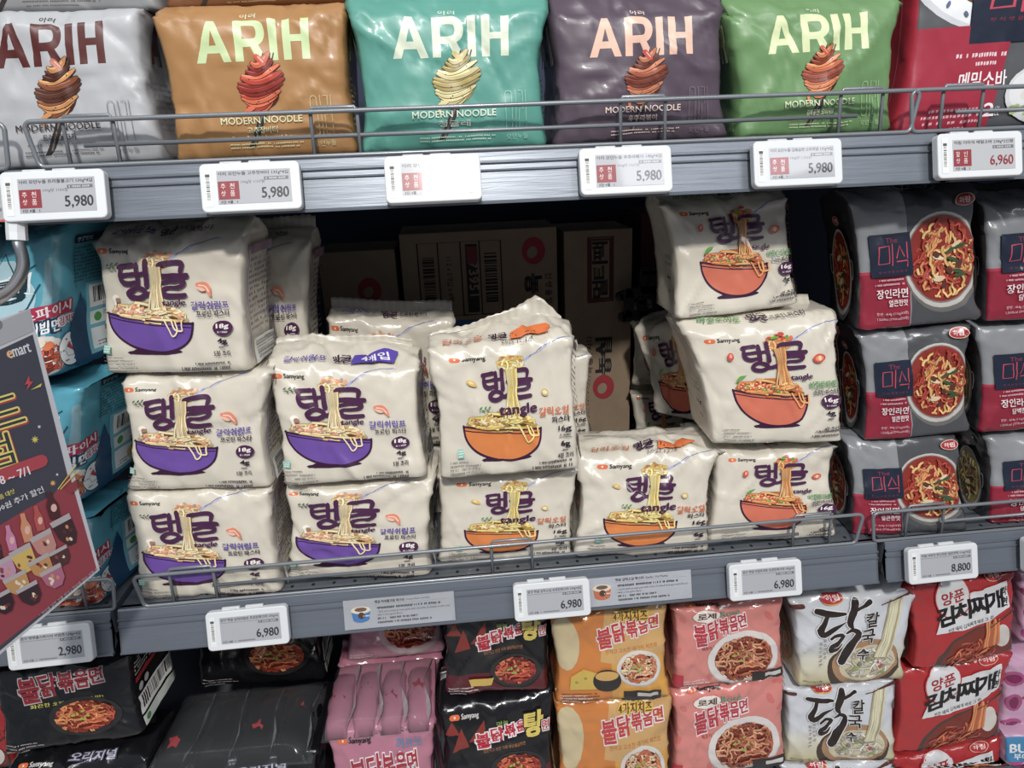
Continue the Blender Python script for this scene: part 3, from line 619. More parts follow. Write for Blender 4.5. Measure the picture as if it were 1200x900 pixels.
def thin_ari(a, x0, y0, x1, y1, c, w=.004):
    X = lambda u: x0 + (x1 - x0) * u; Y = lambda v: y0 + (y1 - y0) * v
    P = [(X(.16 + .15 * math.cos(t)), Y((.9 if math.sin(t) > 0 else .1) + .09 * math.sin(t))) for t in np.linspace(0, 2 * math.pi, 17)]
    a.stroke(P, w, c, n=1, cap=False)
    for S in ([(.48, 1), (.48, 0)], [(.48, .66), (.56, .66)], [(.62, .98), (.82, .98), (.82, .52), (.64, .52), (.64, .04), (.82, .04)], [(.97, 1), (.97, 0)]): a.stroke([(X(u), Y(v)) for u, v in S], w, c, False, False)
def twist(a, cx, cy, w, h, pal, seed, topc):
    rr = random.Random(seed)
    a.poly([(cx - .02, cy - h * .42), (cx + .035, cy - h * .42), (cx - .06, cy - h * 1.0), (cx - .095, cy - h * 1.13), (cx - .13, cy - h * 1.13), (cx - .10, cy - h * .98)], '#35302f')
    a.stroke([(cx - .005, cy - h * .45), (cx - .085, cy - h * 1.05)], .01, '#77706c', False)
    for i in range(4): a.stroke([(cx + .01 + .022 * i, cy + h * .3), (cx + .035 + .022 * i, cy + h * .56)], .008, '#2c2625', False)
    a.ell(cx, cy - h * .04, w * .43, h * .40, '#4a1c10' if pal[0] != '#cdbb78' else '#8a7636', 18, 8)
    N = 13
    for i in range(N):
        t = (i + .5) / N; y = cy - h * .46 + h * .92 * t; hw = w * (.17 + .35 * max(0, math.sin(math.pi * (t * .84 + .08))) ** 1.1) * rr.uniform(.88, 1.05) * (1 if t < .75 else .8); dx = w * .08 * (t - .4) + rr.uniform(-.006, .006); sl = rr.uniform(.015, .05)
        P = [(cx + dx - hw, y - sl * .3), (cx + dx - hw * .55, y - h * .075), (cx + dx, y - h * .085 + sl * .3), (cx + dx + hw * .6, y - h * .03 + sl * .8), (cx + dx + hw, y + sl + h * .03)]
        c = lin(rr.choice(pal)) * rr.uniform(.75, 1.1); k = h * .085 * rr.uniform(.8, 1.2)
        a.stroke(P, [k * .7, k * 1.35, k * 1.4, k * 1.35, k * .7], lin(pal[0]) * .16, n=3)
        a.stroke(P, [k * .5, k, k * 1.05, k, k * .5], c, n=3)
        a.stroke([(x, yy + k * .22) for x, yy in P[:-1]], k * .22, np.minimum(c * 1.7 + .05, .9), n=2, cap=False)
    a.stroke([(cx - w * .25, cy - h * .40), (cx - w * .42, cy - h * .48), (cx - w * .40, cy - h * .62)], (.03, .025, .012), pal[1])
    a.stroke([(cx - w * .02, cy + h * .5), (cx + w * .12, cy + h * .38)], .035, topc); a.stroke([(cx + w * .02, cy + h * .49), (cx + w * .12, cy + h * .40)], .008, '#e8a890')
    for i in range(9): a.ell(cx + rr.uniform(-.35, .35) * w, cy + rr.uniform(-.35, .35) * h, .004, .004, '#2c2018', 6)
def arih(base, tcol, kor, eng, pal, topc, txt, sub):
    a = Art(1.2, base)
    L = ((.245, [[(0, 0), (.16, 1), (.24, 1), (.40, 0), (.30, 0), (.20, .72), (.10, 0)]]),)
    x0, x1, y0, y1 = .24, .96, .655, .93; h = y1 - y0
    def G(P): return [(x0 + (x1 - x0) * u, y0 + h * v) for u, v in P]
    a.poly(G([(0, 0), (.125, 1), (.185, 1), (.31, 0), (.24, 0), (.21, .22), (.10, .22), (.075, 0)]), txt)
    a.poly(G([(.125, .40), (.187, .40), (.156, .74)]), base)
    a.rect(*G([(.345, 0)])[0], *G([(.415, 1)])[0], txt)
    a.stroke(G([(.38, .91), (.50, .91), (.555, .85), (.575, .67), (.555, .50), (.50, .43), (.38, .43)]), .052, txt, cap=False, n=4)
    a.poly(G([(.47, .42), (.54, .42), (.62, 0), (.535, 0)]), txt)
    a.rect(*G([(.645, 0)])[0], *G([(.715, 1)])[0], txt)
    a.rect(*G([(.765, 0)])[0], *G([(.835, 1)])[0], txt); a.rect(*G([(.93, 0)])[0], *G([(1, 1)])[0], txt); a.rect(*G([(.8, .42)])[0], *G([(.97, .58)])[0], txt)
    a.text('아리', .53, .945, .63, .99, sub, .01, 2)
    twist(a, .625, .50, .27, .36, pal, 4, topc)
    a.text('MODERN NOODLE', .34, .25, .87, .295, sub, .012, 2)
    a.text(kor, .50, .185, .70, .228, sub, .02, 2); a.text(eng, .40, .148, .82, .17, sub, .0, 1)
    a.greek(.38, .085, .86, .128, 2, sub, 3, .4, .014)
    thin_ari(a, .93, .15, 1.07, .42, tcol); a.text('모던누들', .93, .085, 1.07, .12, tcol, 0, 1)
    # sides continue the lettering, as the film wraps around
    for k in (1.3, -.62): a.poly([(x + k - x0, y) for x, y in G([(0, 0), (.125, 1), (.185, 1), (.31, 0), (.24, 0), (.21, .22), (.10, .22), (.075, 0)])], txt)
    a.rect(-.12, .63, -.075, .91, txt); a.rect(-.21, .63, -.165, .91, txt); a.rect(-.17, .75, -.12, .79, txt); a.text('모던누들', -.16, .085, -.04, .12, tcol, 0, 1)
    a.greek(1.27, .2, 1.6, .55, 9, tcol, 8, .5, .03)
    return a.done()

def jangin(sub='얼큰한맛', pal=('#b5452a', '#d98a4a', '#e0ad62', '#a83520'), soup='#8a2416', S=.6):
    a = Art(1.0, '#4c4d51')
    a.rect(0, .0, .43, 1.3, '#85878b'); a.rect(0, 0, .42, .46, '#8e1530'); a.rect(0, .44, .42, .462, '#a82a44')
    def pot(cx, cy, rx, ry, sd):
        for sx in (-1, 1): a.stroke([(cx + sx * rx * .9, cy + ry * .35), (cx + sx * rx * 1.2, cy + ry * .3), (cx + sx * rx * 1.18, cy - ry * .05), (cx + sx * rx * .95, cy - ry * .1)], .012, '#9b9a98')
        a.ell(cx + .01, cy - .02, rx * 1.04, ry * 1.05, '#6b6864', 30); a.ell(cx, cy, rx, ry, '#b9b5ae', 30); a.ell(cx, cy + .008, rx * .93, ry * .93, '#7b7470', 30); a.ell(cx, cy + .01, rx * .90, ry * .9, soup, 28)
        a.noodles(cx, cy + .01, rx * .84, ry * .84, 110 if rx > .2 else 60, pal, .017, sd, .9, .55)
        rr = random.Random(sd + 1)
        for i in range(5): a.ell(cx + rr.uniform(-.3, .4) * rx, cy + rr.uniform(-.45, .5) * ry, .045, .016, '#d8c29a', 10, rr.uniform(-40, 50)); 
        for i in range(5): a.ell(cx + rr.uniform(-.4, .5) * rx, cy + rr.uniform(-.4, .4) * ry, .05, .015, '#38502c', 10, rr.uniform(-30, 30))
        for i in range(6): a.ell(cx + rr.uniform(-.5, .5) * rx, cy + rr.uniform(-.6, .3) * ry, .03, .022, '#5a2f22', 10, rr.uniform(-60, 60))
    pot(.70, .50, .32, .36, 3)
    a.rect(.10, .42, .44, .735, '#1b2337'); a.poly([(.10, .42), (.44, .42), (.44, .47)], '#1b2337')
    a.text('The', .23, .665, .33, .705, '#8e2c40', .0, 2)
    rd = '#c8384e'
    for P in ([(.175, .64), (.255, .645), (.25, .52), (.165, .515), (.175, .64)], [(.285, .655), (.275, .50)], [(.315, .55), (.345, .64), (.375, .56)], [(.405, .66), (.40, .545)], [(.315, .525), (.40, .528), (.395, .485)]): a.stroke(P, .0085, rd, False)
    a.text('장 식 생 활 의 진 수', .16, .445, .39, .462, '#8e2c40', 0, 1)
    a.text('장인라면', .14, .255, .39, .325, '#e6dada', .02, 2); a.text(sub, .235, .19, .39, .24, '#e6dada', .02, 2)
    a.greek(.16, .385, .39, .405, 1, '#d6a6ae', 3, .8); a.greek(.13, .35, .39, .37, 1, '#d6a6ae', 3, .8)
    a.text('중량 : 464g (116gX4봉)', .14, .12, .39, .15, '#d6b6bc', .0, 1); a.text('1,560kcal (390kcalX4봉)', .14, .08, .39, .11, '#d6b6bc', .0, 1)
    def badge(x, y, r): a.ell(x, y, r, r * .62, '#d9b9a0', 18); a.ell(x, y, r * .9, r * .55, '#a31c26', 18); a.text('하림', x - r * .55, y - r * .28, x + r * .55, y + r * .28, '#efe0dc', .02, 1)
    badge(.88, .93, .075)
    pot(-S + .32, .43, .17, .34, 9); badge(-S + .33, .84, .06)
    pot(1.42, .45, .2, .3, 12)
    a.text('장인라면', .3, 1.06, .7, 1.13, '#6e7074', .01, 1)
    return a.done()

def memil():
    a = Art(1.05, '#55565a')
    a.ell(.62, 1.02, .66, .44, '#c9ccd0', 36); a.ell(.62, 1.02, .62, .41, '#e3e5e8', 36); a.ell(.62, 1.04, .5, .32, '#6a3f22', 30); a.noodles(.62, 1.04, .45, .28, 60, ('#7a5230', '#5c3a22', '#946a3e'), .03, 3, under=True)
    for t in range(12): q = math.radians(190 + t * 14); a.ell(.62 + .57 * math.cos(q), 1.02 + .365 * math.sin(q), .02, .01, '#5a6788', 8, t * 40)
    a.poly([(-.06, 0), (.44, 0), (.54, .66), (-.06, .66)], '#a31c38'); a.poly([(-.5, 0), (0, 0), (.03, 1.3), (-.5, 1.3)], '#b01c34')
    a.rect(.30, .55, .80, 1.05, '#1d2438'); a.poly([(.30, .55), (.72, .55), (.80, .63), (.8, .7), (.3, .7)], '#1d2438')
    rd = '#c23a52'
    for P in ([(.42, .92), (.53, .93), (.52, .76), (.40, .755), (.42, .92)], [(.585, .94), (.565, .73)], [(.62, .80), (.66, .92), (.71, .81)], [(.745, .94), (.735, .79)], [(.62, .775), (.735, .78), (.73, .72)]): a.stroke(P, .018, rd, False)
    a.text('The', .50, .97, .62, 1.03, rd, 0, 2); a.text('장 식 생 활 의 진 수', .40, .675, .72, .70, '#8e2c40', 0, 1)
    a.greek(.24, .46, .52, .50, 1, '#e8c6cc', 1, .7); a.greek(.33, .41, .52, .445, 1, '#e8c6cc', 2, .7)
    a.text('메밀소바', .27, .27, .52, .38, '#f2e8ea', .02, 2)
    a.text('2', .42, .10, .47, .18, '#f2e8ea', .02, 2); a.text('인분', .475, .10, .50, .16, '#f2e8ea', 0, 1); a.greek(.10, .02, .40, .17, 4, '#e0aab4', 4, .5, .03)
    a.ell(.72, .22, .20, .19, '#cfd0d2', 26); a.ell(.72, .23, .18, .16, '#dddedf', 26)
    rr = random.Random(4)
    for i in range(16): a.ell(.72 + rr.uniform(-.1, .12), .25 + rr.uniform(-.08, .08), .03, .02, rr.choice(('#efefee', '#c2b9b0', '#d8d2cc')), 8, rr.random() * 90)
    for i in range(8): a.ell(.60 + rr.uniform(-.04, .04), .13 + rr.uniform(-.04, .04), .015, .012, '#a8ba7a', 7)
    a.ell(1.1, .4, .2, .22, '#c9cacd', 24); a.ell(1.1, .4, .17, .19, '#8e9a5a', 24)
    a.stroke([(-.12, .1), (-.09, 1.1)], .004, '#d77a88', False)
    return a.done()

def buldak(base, t1, ttop, tcol, pal, plate, sub='', accent=None, subc='#d9cf4a', txto='#e9dede', tx=(.36, .62, .92, .84), bowlc=(.80, .34, .26, .15), name='불닭볶음면', top=None, S=.5):
    a = Art(1.25, base)
    if accent: accent(a)
    rr = random.Random(7)
    x0, y0, x1, y1 = tx
    n = len(name); W = [1.25, 1.1, .95, .85, .8][:n]; W = W + [.8] * (n - len(W)); tot = sum(W); x = x0
    for i, ch in enumerate(name):
        w = (x1 - x0) * W[i] / tot; hh = (y1 - y0) * (1.0 - .10 * i); yb = y0 + .035 * i + (.0 if i else -.03)
        a.text(ch, x, yb, x + w * .92, yb + hh, t1, .03, 2, rot=6, outline=txto, ow=.012); x += w
    if sub: a.text(sub, x0 + .08, y0 - .075, x1 - .02, y0 - .03, subc, .01, 1, rot=5)
    cx, cy, rx, ry = bowlc
    a.ell(cx, cy - .012, rx * 1.22, ry * 1.28, '#14110f' if plate == '#2a2728' else '#b9a9a4', 30); a.ell(cx, cy, rx * 1.2, ry * 1.24, plate, 30); a.ell(cx, cy, rx * .98, ry * .95, lin(pal[0]) * .5 if 0 else '#6b2412', 26)
    a.noodles(cx, cy, rx, ry, 80, pal, .018, 5, .8, .7)
    for i in range(7): a.ell(cx + rr.uniform(-.4, .5) * rx, cy + rr.uniform(-.2, .5) * ry, .022, .012, '#9aa83a', 8, rr.random() * 90)
    for i in range(3): a.greek(.05, .10 - i * .03, .05 + .4 - .05 * i, .122 - i * .03, 1, txto, i, .5)
    if top: top(a)
    s0 = 1.25 + .05; s1 = 1.25 * (1 + S) - .05
    a.greek(s0, .68, s1, .92, 5, '#c9c6c4', 4, .5, .04); a.rect(s0, .60, s1, .66, '#a8202c'); a.ell(s0 + .08, .5, .045, .045, '#bdbdbd', 14); a.ell(s0 + .2, .5, .045, .045, '#bdbdbd', 14); a.ell(s0 + .08, .5, .03, .03, '#222', 12) if 0 else None
    a.barcode(s0, .2, s1, .42, 5); a.rect(s0, .06, s1, .17, '#cfd6cc'); a.ell(s0 + .08, .115, .04, .035, '#4b8a4a', 12)
    return a.done()

def dak():
    a = Art(1.3, '#c9ccd2'); 
    a.grad(-.8, -.1, 2.0, .32, '#b9a860', '#d3d0c0'); a.grad(-.8, .32, 2, .5, '#d3d0c0', '#c9ccd2')
    K = lambda P: [((x - 110) / 1000 * 1.3, 1 - (y - 130) / 760) for x, y in P]; k = 1.3 / 1000
    # pot
    a.ell(.78, .20, .44, .30, '#4a382c', 30, 4); a.ell(.80, .25, .40, .25, '#a9805a', 28, 4); a.ell(.82, .24, .34, .19, '#cbbf9f', 26, 4)
    a.noodles(.84, .24, .30, .16, 60, ('#cfcab8', '#b7ae94', '#e0ddd0', '#a39a80'), .02, 4)
    rr = random.Random(3)
    for i in range(10): a.ell(.84 + rr.uniform(-.22, .2), .22 + rr.uniform(-.09, .1), .035, .018, rr.choice(('#8ea04a', '#c9c2b2', '#6a7a3a', '#8a8178')), 9, rr.random() * 180)
    for i in range(4): a.ell(1.0 + rr.uniform(-.08, .08), .2 + rr.uniform(-.05, .05), .015, .012, '#b5402c', 8)
    # noodles hanging from chopsticks
    for i in range(16):
        x = i / 15; a.stroke([(1.03 + .13 * x, .92), (1.0 + .13 * x + .01 * math.sin(i), .7), (.97 + .13 * x - .008 * math.sin(i * 2), .5), (.90 + .16 * x, .30)], .016, rr.choice(('#d3cba8', '#bfb48a', '#ded8ba', '#a89d78')), n=2)
    a.stroke([(.93, .875), (1.12, .935), (1.36, 1.01)], (.012, .022, .05), '#5a2a20', False); a.stroke([(.0, .95), (.1, .935)], .04, '#5a2a20', False)
    B = (([(290, 225), (370, 248), (440, 258), (518, 265)], (40, 50, 46, 24)), ([(372, 262), (350, 330), (312, 395), (335, 430), (430, 385), (522, 335)], (34, 40, 56, 46, 40, 8)),
         ([(597, 172), (592, 240), (560, 340), (585, 395)], (54, 70, 60, 24)), ([(622, 245), (668, 215), (718, 188)], (30, 34, 40)),
         ([(398, 465), (450, 440), (505, 452), (455, 505), (405, 535), (400, 570), (440, 560), (495, 520)], (26, 30, 34, 40, 44, 44, 30, 8)), ([(530, 428), (585, 408), (632, 435), (600, 510), (540, 590), (500, 660)], (14, 34, 46, 62, 84, 80)))
    for P, w in B: a.stroke(K(P), [(v + 18) * k for v in w], '#dcdcdc', n=3)
    for P, w in B: a.stroke(K(P), [v * k for v in w], '#2a1c1a', n=3)
    for ch, (x0, y0, x1, y1) in zip('칼국수', ((695, 400, 805, 275), (660, 530, 775, 415), (632, 665, 742, 575))):
        (p0, q0), (p1, q1) = K([(x0, y0), (x1, y1)]); a.text(ch, p0, q0, p1, q1, '#2a1c1a', .03, 2, outline='#dcdcdc', ow=.006)
    a.ell(.41, .985, .115, .06, '#d9a03a', 20); a.ell(.405, .995, .115, .06, '#b3202a', 20); a.text('하림', .33, .965, .48, 1.025, '#f0e4e0', .02, 1)
    for i in range(5): a.greek(.29, .53 - i * .05, .32, .565 - i * .05, 2, '#7a6a62', i, .8)
    for i in range(6): a.greek(.24, .50 - i * .05, .27, .535 - i * .05, 2, '#7a6a62', i, .8)
    a.text('468 g (117g X 4봉)', .05, .075, .28, .105, '#5a4a40', .01, 1); a.greek(.05, .0, .34, .065, 3, '#8a7a50', 3, .5)
    a.ell(-.3, .45, .2, .3, '#b58a62', 20); a.noodles(-.3, .45, .17, .26, 25, ('#cfcab8', '#b7ae94'), .02, 6)
    return a.done()

def kimchi():
    a = Art(1.3, '#b01f24')
    rr = random.Random(5)
    a.ell(.78, .10, .52, .30, '#4a3a34', 30, 12); a.ell(.80, .13, .47, .25, '#7a2a1a', 28, 12); a.noodles(.74, .14, .36, .16, 60, ('#b5452a', '#8a2a18', '#cf6a3c'), .02, 3, rot=12)
    a.ell(1.12, .26, .10, .14, '#cfc6bf', 18, 10)
    for i in range(14): a.stroke([(.90 + i * .013, .46 + .03 * math.sin(i)), (.91 + i * .012, .32), (.86 + i * .016, .18)], .016, rr.choice(('#d87a3c', '#e09a5a', '#b85a2c')), n=3)
    a.stroke([(.95, .40), (1.1, .46), (1.3, .58)], (.01, .015, .03), '#4a2a20', False)
    a.poly([(.27, .42), (.42, .76), (1.17, .90), (1.20, .60), (.92, .47), (.60, .42)], '#d3d2d4')
    a.ell(.50, .80, .22, .24, '#b01f24', 28); a.ell(.50, .80, .205, .225, '#d8c6c6', 28); a.ell(.50, .80, .19, .21, '#b8242a' if 0 else '#d3d2d4', 28)
    a.text('양푼', .36, .74, .64, .88, '#a31c26', .03, 2, rot=8, shear=.1)
    x = .30
    for i, (ch, w) in enumerate(zip('김치찌개', (.21, .2, .21, .2))): a.text(ch, x, .50 + .035 * i, x + w * .98, .70 + .035 * i, '#1c1718', .045, 2, rot=8, shear=.1); x += w
    a.text('라', 1.10, .74, 1.17, .84, '#1c1718', .03, 2); a.text('면', 1.10, .62, 1.17, .72, '#1c1718', .03, 2)
    a.text('진한 돼지 김치찌개 바로 그 맛!', .42, .455, .98, .50, '#2c2222', .01, 1, rot=9)
    a.ell(1.02, .975, .11, .06, '#d9a58a', 18); a.ell(1.02, .975, .10, .052, '#b01f24', 18); a.text('하림', .955, .95, 1.085, 1.0, '#f0d9d4', .02, 1)
    a.ell(-.3, .3, .2, .3, '#4a3a34', 22); a.noodles(-.3, .32, .17, .24, 30, ('#b5452a', '#cf6a3c', '#e09a5a'), .02, 6); a.poly([(-.45, .55), (-.42, .85), (-.05, .80), (-.08, .48)], '#d3d2d4'); a.text('찌개', -.38, .60, -.18, .76, '#1c1718', .03, 1); a.text('라면', -.15, .6, -.08, .74, '#1c1718', .02, 1)
    return a.done()

def teal(S=.9):
    a = Art(1.0, '#4a9fb4')
    a.grad(-1, -.1, 2.2, .45, '#1d5f86', '#4a9fb4')
    a.poly([(-.2, .35), (.55, .25), (.84, .42), (.88, .62), (.70, .86), (.3, .9), (-.2, .8)], '#a9cdd8')
    a.stroke([(.2, .86), (.35, .80), (.40, .90), (.52, .78), (.62, .92), (.70, .74), (.86, .80)], .016, '#17525f', False)
    a.stroke([(.55, .40), (.80, .52), (.90, .66)], .02, '#17525f', False)
    a.text('탱', .5, .58, .78, .74, '#15323c', .05, 2, outline='#e7eef0', ow=.014, shear=.15)
    a.stroke([(.97, .80), (.96, .55), (.90, .30)], .07, '#7fa9b4', n=4)
    # lower half: flavour lettering, noodles and the dial
    a_ = a; Tn = len(a.T)
    a.rect(.72, .29, 1.22, .385, '#b32047'); a.text('스파이시', .76, .30, 1.20, .375, '#efe3e8', .03, 2, outline='#b32047', ow=.008, rot=3); a.text('비빔면', .80, .19, 1.06, .275, '#e9eef2', .04, 2, outline='#1c3350', ow=.012); a.text('김치맛', 1.06, .215, 1.27, .275, '#b32047', .03, 2, outline='#e9dfe4', ow=.007)
    a.ell(.86, .03, .25, .15, '#d9d4cc', 24); a.noodles(.86, .01, .22, .12, 45, ('#b5452a', '#c9602c', '#8a2a18'), .02, 3)
    for c, x, y in (('#6a9a3c', .8, .1), ('#e6dcc6', .9, .13), ('#d8743c', .95, .1), ('#efe6cc', .84, .06)): a.ell(x, y, .04, .03, c, 10, 30)
    a.poly([(1.12, .10), (1.22, .26), (1.28, .12), (1.4, .12), (1.3, -.0), (1.1, -.05)], '#153a55')
    a.ell(1.14, .035, .125, .125, '#2c3c4c', 26); a.ell(1.14, .035, .118, .118, '#dfe3e5', 26); a.ell(1.14, .035, .06, .06, '#8fa6ae', 6); a.ell(1.14, .035, .052, .052, '#dfe3e5', 6); a.poly([(1.10, .06), (1.19, .0), (1.13, .095)], '#b3283a')
    for t in range(6): a.greek(1.14 + .09 * math.cos(t * 1.047) - .02, .035 + .09 * math.sin(t * 1.047) - .01, 1.14 + .09 * math.cos(t * 1.047) + .02, .035 + .09 * math.sin(t * 1.047) + .01, 1, '#3a3f44', t, .8, .02)
    for q in range(Tn, len(a.T)): a.T[q] = a.T[q] + np.array([0, .13])
    # gusset panel
    a.poly([(1.15, .25), (1.30, .55), (1.42, .25), (1.5, -.1), (1.2, -.1)], '#1c4a70')
    a.rect(1.2, .90, 1.85, .955, '#152a3a'); a.text('영양정보', 1.22, .91, 1.40, .945, '#a9cdd8', .01, 1); a.greek(1.22, .62, 1.80, .88, 10, '#1f5262', 3, .5, .04); a.stroke([(1.2, .9), (1.25, .58)], .005, '#1f5262', False)
    a.rect(1.36, .06, 1.95, .60, '#6fb3c4'); a.barcode(1.40, .41, 1.92, .58, 7); a.rect(1.40, .28, 1.92, .38, '#d9e3df'); a.ell(1.48, .33, .04, .035, '#4b9a4a', 12); a.rect(1.40, .09, 1.92, .25, '#dfe3e5'); a.ell(1.62, .17, .06, .05, '#c9b56a', 12); a.greek(1.44, .10, 1.88, .15, 2, '#4a4f52', 4, .5)
    return a.done()
# ------------------------------------------------------------------ products
TPL, TOL, TRL = tangle('purple', lite=True), tangle('orange', lite=True), tangle('red', lite=True)
TP, TO, TR_, TPF = tangle('purple'), tangle('orange'), tangle('red'), tangle('purple', flag=True)
G_P, G_O, G_R = 'beige packs with a purple bowl', 'beige packs with an orange bowl', 'beige packs with a red bowl'
Q = lambda *p: [(p[i], p[i + 1]) for i in range(0, 8, 2)]
pack('noodle_pack', 'beige purple-bowl noodle pack at the top of the left stack, half in shadow', Q(113, 282, 284, 275, 290, 433, 124, 436), (.055, .035, .03, .05), .075, TP, 1, G_P, rise=.016, fin=('back', .016))
pack('noodle_pack', 'beige purple-bowl noodle pack in the middle of the left stack', Q(144, 447, 314, 433, 315, 571, 149, 574), (.05, .035, .022, .035), .085, TP, 2, G_P, rise=.010)
pack('noodle_pack', 'beige purple-bowl noodle pack at the bottom left behind the wire guard', Q(147, 580, 314, 574, 329, 697, 167, 704), (.035, .025, .008, .02), .085, TP, 3, G_P, rise=.007)
pack('noodle_pack', 'leaning beige noodle pack with purple four-pack flag on its raised top', Q(315, 430, 488, 432, 497, 555, 334, 566), (.05, .045, .02, .03), .085, TPF, 4, G_P, rise=(.015, .019, .018, .021, .014), fin=('up', .007))
pack('noodle_pack', 'beige purple-bowl noodle pack on the shelf, second from the left', Q(334, 570, 508, 560, 503, 677, 338, 681), (.045, .035, .012, .028), .085, TP, 5, G_P, rise=.007)
pack('noodle_pack', 'beige purple-bowl pack at the back with only its upper part showing', Q(385, 372, 530, 376, 535, 520, 385, 522), .165, .07, TP, 6, G_P, rise=.006, fin=('up', .014), fincol='#8a857c', nf=34, nv=26)
pack('noodle_pack', 'narrow visible beige pack behind the left stack with crimped top', Q(232, 292, 362, 282, 362, 432, 232, 438), (.15, .14, .14, .15), .06, TP, 7, G_P, rise=.014, fin=('up', .014), nf=34, nv=26)
pack('noodle_pack', 'beige purple-bowl pack hidden low in the second back row', Q(385, 528, 535, 526, 535, 622, 390, 625), .17, .07, TPL, 27, G_P, rise=.006, nf=24, nv=18)
pack('noodle_pack', 'beige purple-bowl pack low in the back row behind the left stack', Q(232, 445, 362, 440, 362, 590, 236, 596), .15, .06, TPL, 28, G_P, rise=.006, nf=24, nv=18)

pack('noodle_pack', 'large beige orange-bowl pack with a tall peaked crimped top', Q(502, 408, 671, 394, 678, 540, 517, 553), (.04, .035, .015, .025), .09, TO, 8, G_O, rise=(.002, .007, .013, .020, .024, .003), fin=('up', [.004, .006, .007, .009, .011, .020, .003]), wr=1.8)
pack('noodle_pack', 'beige orange-bowl pack on the shelf under the peaked one', Q(513, 558, 676, 549, 668, 653, 515, 661), (.06, .05, .03, .042), .085, TO, 9, G_O, rise=.006)
pack('noodle_pack', 'beige orange-bowl pack on the shelf with a wide flattened top', Q(678, 535, 839, 528, 829, 649, 675, 655), (.055, .048, .015, .025), .085, TO, 10, G_O, rise=.008, fin=('flat', .014), wr=1.8)
pack('noodle_pack', 'sliver of beige orange-bowl pack behind the peaked one', Q(560, 420, 690, 415, 693, 520, 560, 530), .15, .06, TO, 11, G_O, rise=.004, nf=30, nv=20)
pack('noodle_pack', 'beige orange-bowl pack low in the back row behind the peaked one', Q(560, 535, 690, 528, 693, 618, 560, 626), .16, .06, TOL, 29, G_O, rise=.004, nf=24, nv=16)

pack('noodle_pack', 'beige red-bowl pack in the shadow at the top of its stack', Q(779, 238, 923, 230, 935, 348, 796, 368), (.085, .085, .06, .06), .085, TR_, 12, G_R, rise=.014, fin=('back', .012))
pack('noodle_pack', 'beige red-bowl pack in the middle of its stack', Q(803, 388, 981, 374, 987, 511, 838, 513), (.05, .045, .02, .03), .09, TR_, 13, G_R, rise=.018, fin=('back', .014), wr=1.8)
pack('noodle_pack', 'beige red-bowl pack on the shelf behind the wire guard', Q(840, 527, 974, 523, 979, 631, 832, 638), (.05, .045, .018, .026), .085, TR_, 14, G_R, rise=.008)
pack('noodle_pack', 'beige red-bowl pack turned sideways behind the middle of its stack', Q(742, 385, 835, 375, 842, 500, 770, 500), (.24, .155, .155, .23), .07, TR_, 15, G_R, rise=.01, nf=34, nv=26)
pack('noodle_pack', 'grey-shaded beige pack at the back left of the red-bowl stack', Q(740, 372, 800, 366, 806, 448, 742, 452), (.31, .29, .29, .31), .06, TR_, 16, G_R, rise=.01, nf=30, nv=22)
pack('noodle_pack', 'shaded beige pack low at the back of the red-bowl stack', Q(740, 456, 800, 450, 808, 545, 744, 548), (.31, .29, .29, .31), .06, TR_, 17, G_R, rise=.008, nf=30, nv=22)
pack('noodle_pack', 'beige red-bowl pack low in the row behind, mostly hidden', Q(815, 515, 930, 510, 935, 590, 818, 598), .15, .07, TRL, 30, G_R, rise=.006, nf=24, nv=16)

# dark grey ramen packs at the right
J1 = jangin(); J2 = jangin('담백한맛', ('#b8a060', '#d3c084', '#a08848', '#c8b070'), '#8a7a3c')
G_J = 'dark grey and crimson ramen packs'
for i, (q, y, a_, lab) in enumerate((
    (Q(997, 236, 1143, 220, 1148, 373, 1008, 388), (.06, .045, .035, .045), J1, 'dark grey crimson ramen pack with red noodles, topmost of the left column'),
    (Q(1007, 391, 1134, 379, 1138, 505, 1015, 516), (.055, .04, .03, .04), J1, 'dark grey crimson ramen pack with red noodles, middle of the left column'),
    (Q(993, 520, 1124, 512, 1135, 624, 999, 629), (.045, .035, .006, .02), J1, 'dark grey crimson ramen pack with red noodles, bottom behind the guard'),
    (Q(1153, 238, 1300, 226, 1300, 360, 1158, 376), (.06, .045, .03, .04), J2, 'grey crimson ramen pack at the right edge, topmost'),
    (Q(1145, 382, 1288, 372, 1290, 492, 1150, 505), (.055, .04, .03, .04), J2, 'grey crimson ramen pack at the right edge, middle of its column'),
    (Q(1158, 512, 1295, 498, 1292, 608, 1160, 619), (.05, .035, .008, .02), J2, 'grey crimson ramen pack at the right edge, on the shelf'))):
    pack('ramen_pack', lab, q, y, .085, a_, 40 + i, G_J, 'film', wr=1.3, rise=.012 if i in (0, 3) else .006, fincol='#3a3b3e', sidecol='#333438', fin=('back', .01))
pack('ramen_pack', 'yellow-noodle ramen pack in the gap between the two grey columns', Q(1060, 518, 1152, 512, 1152, 600, 1064, 606), (.13, .12, .11, .12), .06, J2, 47, G_J, 'film', rise=.006, fincol='#3a3b3e', sidecol='#333438', nf=26, nv=20)

